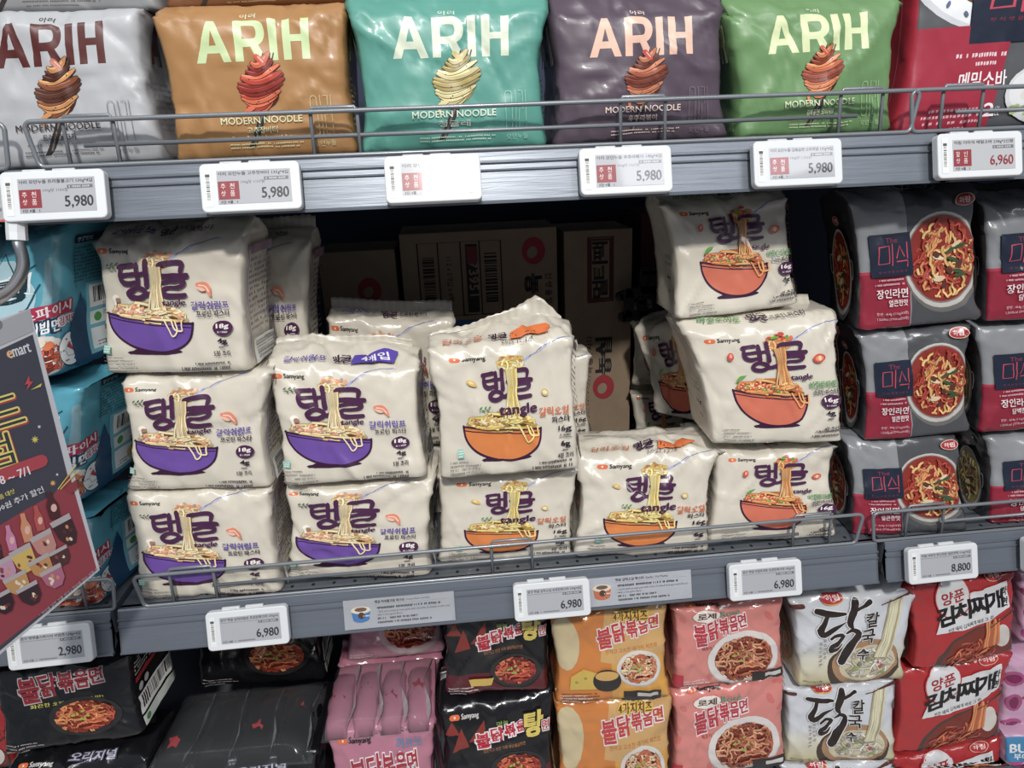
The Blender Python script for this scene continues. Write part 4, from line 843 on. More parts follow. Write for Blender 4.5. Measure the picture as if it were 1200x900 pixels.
# teal packs at the left
TL_ = teal(); G_T = 'teal cold noodle packs'
pack('noodle_pack', 'teal noodle pack with red lettering and dial, topmost at the left edge', Q(-75, 300, 62, 272, 66, 436, -60, 468), (.05, .02, .02, .05), .11, TL_, 50, G_T, 'shiny', rise=.016, fincol='#3f8ea2', fin=('back', .012))
pack('noodle_pack', 'teal noodle pack beside the poster edge, second from the top', Q(-40, 470, 96, 448, 94, 586, -30, 620), (.05, .025, .02, .05), .10, TL_, 51, G_T, 'shiny', rise=.010, fincol='#3f8ea2')
pack('noodle_pack', 'teal noodle pack on the shelf, lowest beside the poster corner', Q(-20, 622, 108, 590, 118, 708, -10, 742), (.05, .025, .012, .04), .09, TL_, 52, G_T, 'shiny', rise=.010, fincol='#3f8ea2')

# top shelf
AR = [
    (arih('#adafb2', '#7d7f82', '트러플불고기', 'Artificial Beef and Truffle Flavors with Soy Sauce', ('#8a4a24', '#c98a4c', '#5a2a18', '#d8a868'), '#b5644c', '#55201c', '#3c2a28'), 'white pack with brown lettering and pasta forkful at the upper left', Q(-48, 17, 160, 7, 192, 189, -38, 203), '#a8aaac'),
    (arih('#a87840', '#c9c08a', '고추장버터', 'Korean Red Chili Paste with Butter', ('#c03a1c', '#e0683c', '#9a2414', '#e88a54'), '#c8452c', '#c3d79c', '#d9dcae'), 'tan orange pack with pale green lettering on the top shelf', Q(178, 14, 405, 5, 418, 180, 207, 190), '#a06c30'),
    (arih('#519a8b', '#8fc4b4', '청귤레', 'Korean Green Herb with Olive Oil', ('#cdbb78', '#dccd8c', '#b5a058', '#e8dfae'), '#c8b860', '#cfd8c0', '#d9e0cc'), 'mint green pack with cream lettering on the top shelf', Q(408, 9, 641, 5, 641, 172, 424, 182), '#4a9486'),
    (arih('#554754', '#7d6e7a', '후추라볶이', 'Black Pepper Rabokki Korean Style', ('#a8502c', '#c8764a', '#7a3018', '#d8946a'), '#c0463c', '#e2b49c', '#e8cfc0'), 'dark plum pack with salmon lettering on the top shelf', Q(647, 12, 849, 6, 850, 164, 650, 174), '#4a3e4a'),
    (arih('#668f58', '#a9c890', '김볶음면 오리지널', 'Korean Seaweed Stir-fried Noodle Flavor', ('#c8602c', '#e0844c', '#9a3c18', '#e89c64'), '#c8502c', '#d3dca6', '#dfe6c0'), 'leaf green pack with cream lettering on the top shelf', Q(851, 12, 1055, 0, 1044, 156, 866, 166), '#4f7d40')]
for i, (a_, lab, q, sc) in enumerate(AR):
    pack('pasta_pack', lab, q, .03, .10, a_, 60 + i, None, 'matte', rise=(.016, .016, .030, .034, .030)[i], bulge=.007, rc=.010, fincol=sc, wr=1.6, fin=('back', .014))
pack('noodle_pack', 'crimson and grey soba noodle pack at the upper right corner', Q(1076, -34, 1300, -46, 1290, 140, 1050, 160), .035, .07, memil(), 70, None, 'matte', rise=.01, bulge=.003, fincol='#7a1626', wr=.6)
def plainart(base, txt): 
    a = Art(1.2, base); a.text('MODERN NOODLE', .34, .25, .87, .295, txt, .012, 1); a.greek(.38, .03, .86, .128, 3, txt, 3, .4, .014); a.stroke([(.33, .2), (.22, .0)], .03, '#35302f'); return a.done()
pack('pasta_pack', 'grey pack lying over the top shelf row at the upper left corner', Q(-60, -150, 150, -158, 185, 12, -45, 14), (.05, .05, .05, .05), .09, plainart('#8e8f90', '#5c5450'), 71, None, 'matte', rise=.01, fin=None, nf=30, nv=20)
pack('pasta_pack', 'brown pack lying over the tan orange pack at the frame top', Q(190, -170, 400, -178, 408, -4, 195, 8), .06, .09, plainart('#7a4a24', '#b59a6a'), 72, None, 'matte', rise=.01, fin=None, nf=30, nv=20)

# bottom shelf
FR = ('#b5482a', '#cf6a34', '#8a2c16', '#e08a48')
def acc_black(a): a.text('오리지널', .55, 1.04, .95, 1.13, '#b9b6c8', .03, 2, outline='#3a3a4a', ow=.01); samy(a, .1, 1.03, .4, 1.075, '#c9c4be')
BK = buldak('#16171a', '#8e1c2a', None, None, FR, '#2a2728', '화끈한 오리지널 매운맛!', top=acc_black, tx=(.22, .60, 1.02, .88), bowlc=(.80, .36, .28, .19), txto='#b9aeb0', S=.6)
BKB = Art(1.25, '#121316'); BKB.text('오리지널', .62, .84, 1.0, .93, '#b9b6c8', .03, 2, outline='#3a3a4a', ow=.01); samy(BKB, .1, .83, .4, .88, '#c9c4be'); BKB.text('2026.12.18', .55, .96, .78, .985, '#a9a6a8', 0, 1); BKB.done()
def acc_red(a): a.rect(-.6, -.1, 2, .30, '#5a1420'); a.poly([(0, .3), (.2, .55), (.35, .3), (.55, .42), (.7, .3)], '#5a1420')
def acc_tang(a):
    a.rect(-.6, .25, 2, 1.4, '#17161a'); samy(a, .10, .87, .42, .93, '#c9c4be')
    for p in ([(.1, .5), (.22, .78), (.3, .55)], [(.3, .6), (.48, .84), (.5, .6)], [(.02, .7), (.12, .86), (.2, .7)], [(.5, .62), (.66, .8), (.7, .62)]): a.poly(p, '#8a2a1e')
TG = buldak('#5a1420', '#c2263c', None, None, ('#a82c1c', '#c84a2c', '#7a1c12', '#d86a3c'), '#2a2728', '얼큰하고 진한 국물 불닭볶음탕면', accent=acc_tang, name='불닭볶음', tx=(.38, .56, .95, .72), bowlc=(.85, .26, .26, .15), subc='#b5703c', top=lambda a: (a.text('탕', .93, .60, 1.13, .86, '#d9c24a', .05, 2, outline='#1c1a14', ow=.012), a.text('면', 1.13, .63, 1.21, .75, '#c2263c', .02, 1, outline='#d9cfcf', ow=.008), a.text('마늘', .62, .77, .74, .82, '#7aa03c', .02, 1), a.poly([(.3, .12), (.55, .12), (.58, .2), (.27, .2)], '#c9a83c')))
def acc_or(a): a.rect(.62, -.1, 1.25, 1.3, '#d99a2c'); a.poly([(.9, 1.2), (1.05, .9), (1.25, .6), (1.25, 1.3)], '#e0b030'); a.ell(.12, .68, .16, .3, '#c9b68a', 16); a.poly([(.5, .45), (.75, .4), (1.25, .5), (1.25, 1.2), (.6, 1.2)], '#cf9f5a')
def top_or(a):
    a.text('4가지치즈', .66, .87, 1.03, .97, '#6a3c18', .05, 2, rot=-2, outline='#e0b83c', ow=.010); a.poly([(.14, .18), (.16, .32), (.30, .40), (.46, .34), (.46, .18)], '#c9a93a'); a.ell(.22, .26, .02, .015, '#a5822a', 8); a.ell(.32, .3, .02, .015, '#a5822a', 8); a.ell(.56, .26, .16, .12, '#2c2a28', 20); a.ell(.56, .31, .13, .05, '#cf9f4a', 18)
    a.rect(.75, .04, 1.16, .13, '#2c2624'); a.rect(.9, .075, 1.13, .105, '#b9b5b0'); a.text('2025.11.28', .75, .985, 1.05, 1.02, '#4a3c28', .01, 1); a.greek(.06, .02, .46, .15, 4, '#7a4414', 3, .5)
OR = buldak('#cf7a22', '#c2303c', None, None, ('#d8875a', '#e0a878', '#c8683c', '#e8c49a'), '#d8d0c8', '진하고 고소한 네가지 치즈맛', accent=acc_or, top=top_or, tx=(.48, .62, 1.16, .84), bowlc=(.93, .36, .21, .15), subc='#b5681c')
def acc_rose(a):
    rr = random.Random(2)
    for i in range(14): a.ell(rr.uniform(0, 1.2), rr.uniform(0, 1), .05, .03, '#cf6a64', 8, rr.random() * 180)
def top_rose(a): a.ell(.36, .88, .15, .065, '#e6dcd4', 18); a.text('로제', .26, .845, .46, .915, '#5a3c2c', .04, 2); a.text('Rosé', .52, .85, .74, .92, '#5a9a80', .01, 2); a.rect(.88, .05, 1.22, .15, '#2c2624'); a.rect(1.02, .08, 1.2, .12, '#c9c5c0'); a.rect(0, .06, .09, .2, '#b5283a'); samy(a, .16, .985, .52, 1.03)
RO = buldak('#d67f76', '#b8283c', None, None, ('#b5603c', '#cf7f54', '#9a4428', '#dc9a6c'), '#d8d0cc', '매콤하고 부드러운 로제소스', accent=acc_rose, top=top_rose, tx=(.22, .55, .82, .80), bowlc=(.78, .32, .34, .26), subc='#9a3a34')
PK = buldak('#b9748a', '#a8283c', None, None, FR, '#c9b4ba', '까르보나라의 부드러운 매운맛', top=lambda a: (samy(a, .12, .88, .5, .94), a.text('까르보', .80, .80, 1.10, .90, '#5a86b0', .03, 2), a.text('2025.11.26', .55, .95, .95, .985, '#4a3040', .0, 1)), tx=(.25, .42, 1.05, .75), bowlc=(.85, .25, .3, .2), subc='#7a3a50')
PK2 = buldak('#c08a9c', '#a8283c', None, None, FR, '#c9b4ba', '', tx=(.2, .7, 1.0, .95), bowlc=(.82, .42, .34, .28))
KD, KC = dak(), kimchi()
G_B = 'spicy noodle packs on the bottom shelf'
def bot(lab, q, y, dep, a_, sd, m='shiny', **k): return pack('noodle_pack', lab, q, y, dep, a_, sd, G_B, m, **k)
bot('black spicy noodle pack with red lettering at the lower left, upper one', Q(-8, 782, 150, 768, 166, 862, 6, 884), (.06, .045, .02, .03), .10, BK, 80, fincol='#202024', rise=.012)
bot('black spicy noodle pack at the bottom left corner, lower one', Q(8, 905, 172, 888, 180, 990, 16, 1010), (.04, .03, .01, .02), .09, BK, 81, fincol='#202024', rise=.012)
bot('black spicy noodle pack recessed behind the clear-wrapped black one', Q(222, 708, 372, 698, 380, 798, 236, 806), (.185, .185, .18, .18), .08, BK, 82, fincol='#202024', rise=.004)
bot('pink noodle pack recessed under the shelf rail above the wrapped pink one', Q(402, 690, 520, 682, 520, 764, 408, 774), (.185, .185, .18, .18), .08, PK2, 83, rise=.004, fincol='#b07a8c')
bot('pink noodle pack behind the clear-wrapped pink pack, orange mark showing', Q(398, 779, 515, 770, 515, 860, 402, 868), (.18, .18, .175, .175), .07, PK, 84, rise=.004, fincol='#b07a8c')
bot('dark red soup noodle pack under the rail, upper of two', Q(521, 716, 644, 704, 641, 800, 523, 806), (.055, .05, .04, .045), .09, TG, 85, rise=.006, fincol='#202024')
bot('black and red soup noodle pack with yellow lettering, lower of two', Q(516, 832, 648, 812, 650, 918, 520, 930), (.045, .04, .015, .02), .09, TG, 86, rise=.010, fincol='#202024')
bot('orange cheese noodle pack under the rail, upper of two', Q(646, 722, 780, 706, 782, 811, 654, 818), (.035, .03, .018, .022), .09, OR, 87, rise=.004, fincol='#c8762a')
bot('orange cheese noodle pack at the bottom edge, lower of two', Q(652, 826, 786, 814, 788, 916, 656, 926), (.035, .03, .015, .02), .09, OR, 88, rise=.006, fincol='#c8762a')
bot('rose pink noodle pack under the rail, upper of two', Q(789, 712, 918, 698, 917, 786, 792, 802), (.035, .03, .02, .025), .09, RO, 89, rise=.006, fincol='#c8766c')
bot('rose pink noodle pack at the bottom edge, lower of two', Q(790, 814, 920, 790, 919, 896, 790, 914), (.035, .03, .015, .02), .09, RO, 90, rise=.008, fincol='#c8766c')
bot('white chicken noodle pack with brown brush lettering, upper one', Q(928, 704, 1074, 690, 1056, 788, 938, 798), (.035, .03, .02, .025), .09, KD, 91, 'film', rise=.006, fincol='#b8b4a8')
bot('white chicken noodle pack with brown brush lettering, middle one', Q(921, 806, 1050, 797, 1049, 888, 922, 890), (.04, .035, .02, .025), .09, KD, 92, 'film', rise=.006, fincol='#b8b4a8')
bot('white chicken noodle pack cut by the frame bottom, lowest one', Q(915, 896, 1046, 890, 1045, 975, 917, 980), (.035, .03, .015, .02), .09, KD, 93, 'film', rise=.006, fincol='#b8b4a8')
bot('red kimchi stew noodle pack, topmost under the shelf rail', Q(1064, 684, 1190, 668, 1190, 758, 1072, 784), (.035, .03, .02, .025), .09, KC, 94, 'shiny', rise=.004, fincol='#8e1a1e')
bot('red kimchi stew noodle pack, middle of its stack', Q(1052, 788, 1186, 764, 1172, 852, 1050, 876), (.04, .035, .02, .025), .09, KC, 95, 'shiny', rise=.008, fincol='#8e1a1e')
bot('red kimchi stew noodle pack, lowest at the frame bottom', Q(1046, 888, 1174, 866, 1168, 958, 1048, 972), (.04, .035, .02, .025), .09, KC, 96, 'shiny', rise=.008, fincol='#8e1a1e')
def pinkart(blue):
    a = Art(1.2, '#c89ab8')
    for i in range(9): a.ell(.1 + (i % 3) * .35, .15 + (i // 3) * .3, .11, .09, '#a8487e', 14, 30 * i); a.ell(.1 + (i % 3) * .35, .15 + (i // 3) * .3, .08, .05, '#7a2050', 12, 30 * i)
    for i in range(4): a.ell(.2 + .03 * i, .5 - .03 * (i % 2), .02, .02, '#b02a4a', 8)
    if blue: a.rect(.0, .70, .5, .98, '#3a86b8'); a.text('BUDE', .04, .80, .40, .90, '#e4ecf0', .04, 2); a.text('부대찌개', .08, .72, .40, .79, '#e4ecf0', .03, 1)
    return a.done()
PA, PB = pinkart(False), pinkart(True)
bot('mauve pink noodle pack with dark hearts at the right edge, upper', Q(1196, 672, 1320, 660, 1320, 742, 1198, 754), (.05, .04, .03, .035), .09, PA, 97, rise=.004, fincol='#b888a8')
bot('mauve pink noodle pack at the right edge, middle', Q(1176, 772, 1310, 756, 1305, 850, 1172, 862), (.06, .05, .04, .045), .09, PA, 98, rise=.008, fincol='#b888a8')
bot('mauve pink pack with a blue corner label at the lower right corner', Q(1180, 862, 1310, 850, 1305, 950, 1172, 960), (.025, .02, .01, .015), .08, PB, 99, rise=.006, fincol='#b888a8')
bot('crimson noodle pack peeking out at the lower left corner', Q(-90, 840, 8, 828, 14, 900, -85, 915), (.12, .12, .11, .11), .07, KC, 100, rise=.006, fincol='#8e1a1e', nf=24, nv=18)

# clear-wrapped bundles whose inner packs stand edge-on
def bundle(lab, q, y, dep, art, sd, inner, fincol, red):
    def ex(root, org, P, n, Wd, H, dp):
        BLf, BRf = P[5, 8], P[5, 43]; u = (BRf - BLf); u[2] = 0; u /= np.linalg.norm(u)
        zt = P[-6:, 8:44, 2].max() - .001; c = (P[5, 8] + P[5, 43]) / 2 + n * dp / 2; rr = random.Random(sd)
        k = 4; w = Wd / k
        for i in range(k):
            xc = (i + .5 - k / 2) * w; mb = MB(); pts = []
            m_ = 10; rows = []
            for j in range(m_ + 1):                    # rounded bar running front to back
                f = j / m_; yy = (f - .5) * dp * .94; hh = .017 * math.sin(math.pi * min(1, max(0, f * 1.02))) ** .4 + .002 * rr.random(); ww = w * .47 * (1 - .25 * abs(2 * f - 1) ** 4)
                rows.append([c + u * (xc + ww * math.cos(t) + .002 * rr.uniform(-1, 1)) + n * yy + np.array([0, 0, zt - c[2] - .009 + hh * math.sin(t) ** .7 if math.sin(t) > 0 else zt - c[2] - .009]) for t in np.linspace(0, math.pi, 9)])
            V = [p for r in rows for p in r]; Fc = [(a * 9 + b, a * 9 + b + 1, (a + 1) * 9 + b + 1, (a + 1) * 9 + b) for a in range(m_) for b in range(8)] + [tuple(range(9)), tuple(m_ * 9 + b for b in range(8, -1, -1))]
            mb.add(V, Fc, inner); o = mb.build('inner_pack', MT['seal'], root, True, org)
            fm = MB(); e = w * .36; ft = []
            for j in range(9):
                f = j / 8; p = c + u * (xc + e + .006 * math.sin(f * 3 + i)) + n * ((f - .5) * dp * .85) + np.array([0, 0, zt - c[2] + .001]); ft.append(p)
            V = ft + [p + u * (.004 + .003 * math.sin(j)) + np.array([0, 0, .011]) for j, p in enumerate(ft)]
            fm.add(V, [(j, j + 1, j + 10, j + 9) for j in range(8)], fincol); so = fm.build('seal_fin', MT['seal'], o, False, (0, 0, 0))
            so.data.transform(Matrix.Translation(tuple(-np.array(org))))
            if red:
                tm = MB(); p = c + u * (xc - w * .05) + n * (rr.uniform(-.2, .2) * dp) + np.array([0, 0, zt - c[2] + .0092]); s_ = .009
                tm.add([p + u * s_ * math.cos(t) * (.5 if j % 2 else 1) + n * s_ * 1.6 * math.sin(t) * (.5 if j % 2 else 1) + np.array([0, 0, -.0004 * j]) for j, t in enumerate(np.linspace(0, 5.5, 9))], [tuple(range(9))], red); to = tm.build('red_print', MT['seal'], o, False, (0, 0, 0)); to.data.transform(Matrix.Translation(tuple(-np.array(org))))
        # the clear film stretched over the bars
        nx, ny = 26, 16; V = []
        for j in range(ny):
            for i in range(nx):
                f, g = i / (nx - 1), j / (ny - 1); e = min(1, 6 * min(f, 1 - f, g, 1 - g))
                V.append(c + u * (f - .5) * Wd * 1.01 + n * (g - .5) * dp * 1.0 + np.array([0, 0, zt - c[2] - .008 + .026 * e ** .5 + .004 * float(vn(np.array(f * 7.), np.array(g * 5.), sd))]))
        fo = link('clear_overwrap', raw_mesh('clear_overwrap', np.array(V) - org, [(j * nx + i, j * nx + i + 1, (j + 1) * nx + i + 1, (j + 1) * nx + i) for j in range(ny - 1) for i in range(nx - 1)], MT['clear'], True), root)
    return pack('noodle_bundle', lab, q, y, dep, art, sd, None, 'shiny', rise=.0, fin=None, rc=.008, extra=ex)
bundle('clear-wrapped bundle of black noodle packs seen from above, silver seals', Q(184, 900, 372, 880, 378, 980, 190, 1000), (.035, .025, .01, .015), .135, BKB, 110, '#0b0c0e', '#8f9296', '#a8242c')
bundle('clear-wrapped bundle of pink noodle packs seen from above, dark gaps', Q(384, 858, 508, 846, 516, 950, 388, 962), (.03, .03, .012, .014), .13, PK, 111, '#a8687e', '#b9b4b8', '#8a2438')

build_packs()
# ------------------------------------------------------------------ cartons at the back of the shelf
def carton(lab, px0, px1, pyt, y, dep, art, group='brown cartons at the back of the shelf'):
    a = at(px0, pyt, y); b = at(px1, pyt - 3, y); x0, x1, zt = a[0], b[0], (a[2] + b[2]) / 2; zb = ZL - .0005
    r = tag(empty('cardboard_carton', ((x0 + x1) / 2, y + dep / 2, zb)), lab, 'box', group); og = np.array(r.location[:])
    mb = MB(); mb.box(x0, x1, y, y + dep, zb, zt - .003, art.base if 0 else '#8f7a62'); mb.build('carton_body', MT['card'], r, False, og)
    mb = MB(); mb.box(x0, x1, y + .001, y + dep * .49, zt - .003, zt, '#8f7a62'); mb.build('top_flap', MT['card'], r, False, og)
    mb = MB(); mb.box(x0, x1, y + dep * .51, y + dep - .001, zt - .003, zt, '#8f7a62'); mb.build('top_flap', MT['card'], r, False, og)
    P, u, v = flat_grid((x0, y - .0004, zb), (1, 0, 0), (0, 0, 1), x1 - x0, zt - zb, 5, 7)
    link('printed_face', surface('printed_face', P, u, v, art, MT['card'], og), r)
    return r
CB = '#8f7a62'
def logo(a, x, y, r): a.ell(x, y, r, r * 1.1, '#9a2430', 26); a.ell(x - r * .12, y - r * .12, r * .5, r * .42, CB, 20, 60)
def cart1():
    a = Art(.32, CB); logo(a, .20, .83, .05); a.text('농', .16, .66, .24, .73, '#1c1a1c', .05, 2, rot=-90); a.text('심', .16, .57, .24, .64, '#1c1a1c', .05, 2, rot=-90)
    for i, ch in enumerate('인생을맛있게'): a.text(ch, .27, .69 - i * .035, .295, .72 - i * .035, '#1c1a1c', .02, 1, rot=-90)
    return a.done()
def cart2():
    a = Art(.66, CB); a.rect(.11, .32, .50, .64, '#2f5f8f'); a.stroke([(.36, .62), (.42, .585), (.47, .50)], (.012, .02, .006), '#a8b4c0'); a.stroke([(.16, .42), (.28, .50), (.42, .46), (.5, .38)], .008, '#c9b98a')
    for x0, x1, w in ((.07, .155, 1), (.155, .25, 0), (.25, .33, 2), (.33, .42, 1)):
        a.stroke([(x0, .66), (x1, .66), (x1, .96), (x0, .96), (x0, .66)], .006, '#2c2624', False)
        if w == 1: a.barcode(x0 + .012, .69, x1 - .012, .93, int(x0 * 100), True, None)
    a.rect(.27, .67, .32, .95, '#2c2624'); a.text('73951', .23, .79, .37, .828, CB, .03, 2, rot=-90); a.rect(.275, .87, .318, .94, '#7a3038')
    a.text('11.2 x 5개입 x 8팩', .11, .80, .29, .826, '#2c2624', .01, 1, rot=-90)
    logo(a, .56, .91, .05); a.text('농', .515, .74, .595, .81, '#1c1a1c', .05, 2, rot=-90); a.text('심', .515, .64, .595, .71, '#1c1a1c', .05, 2, rot=-90)
    for i, ch in enumerate('인생을맛있게'): a.text(ch, .61, .79 - i * .035, .635, .82 - i * .035, '#1c1a1c', .02, 1, rot=-90)
    return a.done()
def cart3():
    a = Art(.31, CB); a.stroke([(.11, .70), (.22, .70), (.22, .97), (.11, .97), (.11, .70)], .014, '#5a2424', False); a.rect(.115, .705, .215, .965, '#4a2a28'); a.rect(.125, .715, .205, .955, CB)
    for i, ch in enumerate('멀티팩'): a.text(ch, .125, .72 + i * .08, .20, .785 + i * .08, '#241c1c', .04, 2, rot=90)
    a.text('농', .14, .375, .22, .445, '#1c1a1c', .06, 2, rot=90); a.text('심', .14, .46, .22, .53, '#1c1a1c', .06, 2, rot=90) 
    for i, ch in enumerate('라면구시다'): a.text(ch, .10, .38 + i * .035, .125, .41 + i * .035, '#1c1a1c', .02, 1, rot=90)
    logo(a, .18, .31, .052)
    return a.done()
carton('brown carton with dark red round mark at the back, leftmost and lowest', 372, 462, 296, .34, .11, cart1())
carton('wide brown carton with blue panel and number 73951 at the back', 467, 652, 272, .335, .12, cart2())
carton('tall narrow brown carton with framed lettering and red round mark', 661, 741, 271, .335, .12, cart3())
# maroon carton with a black cut-out sign before it
ma = Art(.4, '#4a1a22'); ma.text('푸라', .06, .4, .3, .6, '#2a1014', .03, 2); ma.done()
P0 = at(752, 250, .36); r = tag(empty('maroon_carton', (P0[0] + .08, .42, ZL)), 'dark maroon carton in shadow behind the red-bowl stack', 'box'); og = np.array(r.location[:])
mb = MB(); mb.box(P0[0], P0[0] + .17, .36, .47, ZL, P0[2], '#3a141b'); mb.build('carton_body', MT['card'], r, False, og)
P, u, v = flat_grid((P0[0], .3596, ZL), (1, 0, 0), (0, 0, 1), .17, P0[2] - ZL, 5, 7); link('printed_face', surface('printed_face', P, u, v, ma, MT['card'], og), r)
r = tag(empty('cutout_sign', at(750, 388, .30)), 'black cut-out lettering sign standing beside the tall carton', 'sign'); og = np.array(r.location[:])
def signpart(name, S_, w, col, yo):
    mb = MB()
    for Pp in S_:
        A2 = Art(1, '#000000'); A2.stroke(Pp, w, '#000000', n=3); A2.C = []; 
        for T_ in A2.T:
            for t in T_:
                f = [at(px, py, yo) for px, py in t]; g = [at(px, py, yo + .0) + np.array([0, .004, 0]) for px, py in t]
                mb.add(f + g, [(0, 1, 2), (5, 4, 3), (0, 3, 4, 1), (1, 4, 5, 2), (2, 5, 3, 0)], col)
    return mb.build(name, MT['tag'], r, False, og)
SG = ([(727, 348), (740, 344), (770, 340)], [(757, 318), (755, 340)], [(766, 318), (762, 340)], [(738, 344), (737, 368)], [(768, 340), (772, 366)], [(730, 372), (750, 370), (778, 366)], [(752, 352), (756, 382)])
signpart('letters', SG, 9, '#0c0c0e', .2985); signpart('pale_edge', SG, 12, '#3c3a38', .304)

# ------------------------------------------------------------------ price tags, cards, poster
def rail_pt(x, z_top, f):                              # a point on the leaning face of the rail; f runs down it
    return np.array([x, -.0075 - .0125 * f, z_top - .004 - .0455 * f])
def rbox(w, h, d, r, bev=.0012, n=4):                  # rounded plate, x right, y up, z out, bevelled front edge
    ring = []
    for cx, cy, a0 in ((w/2 - r, h/2 - r, 0), (-w/2 + r, h/2 - r, 90), (-w/2 + r, -h/2 + r, 180), (w/2 - r, -h/2 + r, 270)):
        ring += [(cx, cy, math.radians(a0 + 90 * i / n)) for i in range(n + 1)]
    L = [(0, 0), (0, d - bev), (-bev * .35, d - bev * .3), (-bev, d)]
    V = [(cx + (r + o) * math.cos(a), cy + (r + o) * math.sin(a), z) for o, z in L for cx, cy, a in ring]; m_ = len(ring)
    Fc = [(k * m_ + i, k * m_ + (i + 1) % m_, (k + 1) * m_ + (i + 1) % m_, (k + 1) * m_ + i) for k in range(len(L) - 1) for i in range(m_)]
    return V, Fc + [tuple(range(m_))[::-1], tuple((len(L) - 1) * m_ + i for i in range(m_))]
def put(V, o, ux, uy, un): return [o + ux * v[0] + uy * v[1] + un * v[2] for v in V]
def price_tag(px, py, zt, name, price, lab, unit='', promo=None, red=False, roll=0., h=.0445, tilt=15.5):
    x = at(px, py, -.016)[0]; a0 = math.radians(tilt); o = np.array([x, -.0175, zt - .0245]); c_, s_ = math.cos(roll), math.sin(roll)
    up0 = np.array([0, math.sin(a0), math.cos(a0)]); ux = np.array([1., 0, 0]) * c_ + up0 * s_; uy = up0 * c_ - np.array([1., 0, 0]) * s_; un = np.array([0, -math.cos(a0), math.sin(a0)])
    r = tag(empty('price_tag', o), lab, 'price tag', 'electronic price tags on the shelf rails'); w = .0905
    mb = MB(); V, Fc = rbox(w, h, .0085, .005); mb.add(put(V, o, ux, uy, un), Fc, '#d3d6d9'); mb.build('housing', MT['tag'], r, False, o)
    for k in (-.018, .008):
        mb = MB(); V, Fc = rbox(.020, .004, .003, .001); mb.add(put([(v[0] + k, v[1] + h / 2 + .0008, v[2] + .001) for v in V], o, ux, uy, un), Fc, '#c9ccce'); mb.build('mounting_clip', MT['tag'], r, False, o)
    A1 = Art(.16, '#dcdfe0'); A1.barcode(.03, .12, .13, .88, 4, True); A1.rect(.03, .78, .13, .86, '#4a4d50'); A1.done()
    P, u, v = flat_grid(o + ux * (-w / 2 + .004) + uy * (-h / 2 + .005) + un * .0088, ux, uy, .0065, h - .010, 2, 2)
    link('barcode_strip', surface('barcode_strip', P, u, v, A1, MT['paper'], o, d0=.0001), r)
    A2 = Art(2.12, '#a6a8ae' if not red else '#b0b1b4'); dk = '#2c2e34'
    A2.text(name, .04, .83, 2.06, .96, dk, .02, 1); A2.rect(1.35, .68, 2.06, .78, '#6a6c70'); A2.greek(1.40, .69, 2.0, .77, 1, '#b5b7ba', 3, .7, .07); A2.rect(.02, .79, 1.35, .8, '#5a5c60') if not promo else None
    if unit: A2.text(unit, .68, .58, 1.36, .70, '#5c5e64', .0, 1)
    A2.text(price, 1.26, .10, 2.04, .46, '#8a2028' if red else dk, .03, 3)
    if promo:
        A2.rect(.02, .14, .62, .68, '#8e2830')
        for ch, (i, j) in zip(promo, ((0, 0), (1, 0), (0, 1), (1, 1))): A2.text(ch, .10 + .26 * i, .45 - .22 * j, .23 + .26 * i, .62 - .22 * j, '#e0cccc', .01, 1)
        A2.text('5단 4열   1', .08, .02, .55, .11, dk, .01, 1)
    else: A2.text('5단 4열  1', .06, .04, .5, .12, dk, .01, 1); A2.greek(.6, .04, 1.25, .12, 1, '#6a6c70', 4, .7, .07)
    A2.done(); sw, sh = .0665, .0305
    P, u, v = flat_grid(o + ux * (-w / 2 + .0155) + uy * (-sh / 2 + .0) + un * .0088, ux, uy, sw, sh, 3, 3)
    link('display', surface('display', P, u, v, A2, MT['screen'], o, d0=.0001), r)
    return r
price_tag(69, 228, ZU, '아리 모던누들 트러플불고기 130g*4입', '5,980', 'price tag 5,980 with maroon square at the left end of the upper rail', '100g당 1150원', '추천상품')
price_tag(297, 219, ZU, '아리 모던누들 고추장버터 135g*4입', '5,980', 'price tag 5,980 below the tan orange pack', '100g당 1107원', '추천상품')
price_tag(508, 211, ZU, '아리 모던누들 청귤레 135g*4입', '5,980', 'price tag washed out by glare below the mint green pack', '100g당 1107원', '추천상품', tilt=18.7)
price_tag(731, 203, ZU, '아리 모던누들 후추라볶이 140g*4입', '5,980', 'price tag 5,980 below the dark plum pack', '100g당 1067원', '추천상품')
price_tag(930, 194, ZU, '아리 모던누들 김볶음면 오리지널 130g*4입', '5,980', 'price tag 5,980 below the leaf green pack', '100g당 1,150원', '추천상품')
price_tag(1141, 182, ZU, '하림 더미식 메밀소바 238g*2인분', '6,960', 'price tag with red 6,960 below the crimson soba pack', '', '할인상품', True)
price_tag(64, 756, ZL, '삼양 탱탱쿨스파이시 비빔면 134g×4입', '2,980', 'price tag 2,980 on the left shelf under the poster corner', roll=.02)
price_tag(294, 738, ZL, '삼양 탱글 갈릭쉬림프 프로틴파스타 130g×4', '6,980', 'price tag 6,980 under the purple-bowl packs', roll=.01)
price_tag(646, 706, ZL, '삼양 탱글 갈릭오일 프로틴파스타 100g×4입', '6,980', 'price tag 6,980 between the two white information cards')
price_tag(893, 682, ZL, '삼양 탱글 바질토마토 프로틴파스타 105g×4', '6,980', 'price tag 6,980 under the red-bowl packs')
price_tag(1098, 665, ZL, '하림 더미식 장인라면 얼큰한맛 116g×4입', '8,800', 'price tag 8,800 under the dark grey ramen packs', roll=.012)
price_tag(1232, 652, ZL, '하림 더미식 장인라면 담백한맛 116g×4입', '8,800', 'price tag cut by the right frame edge on the lower rail')
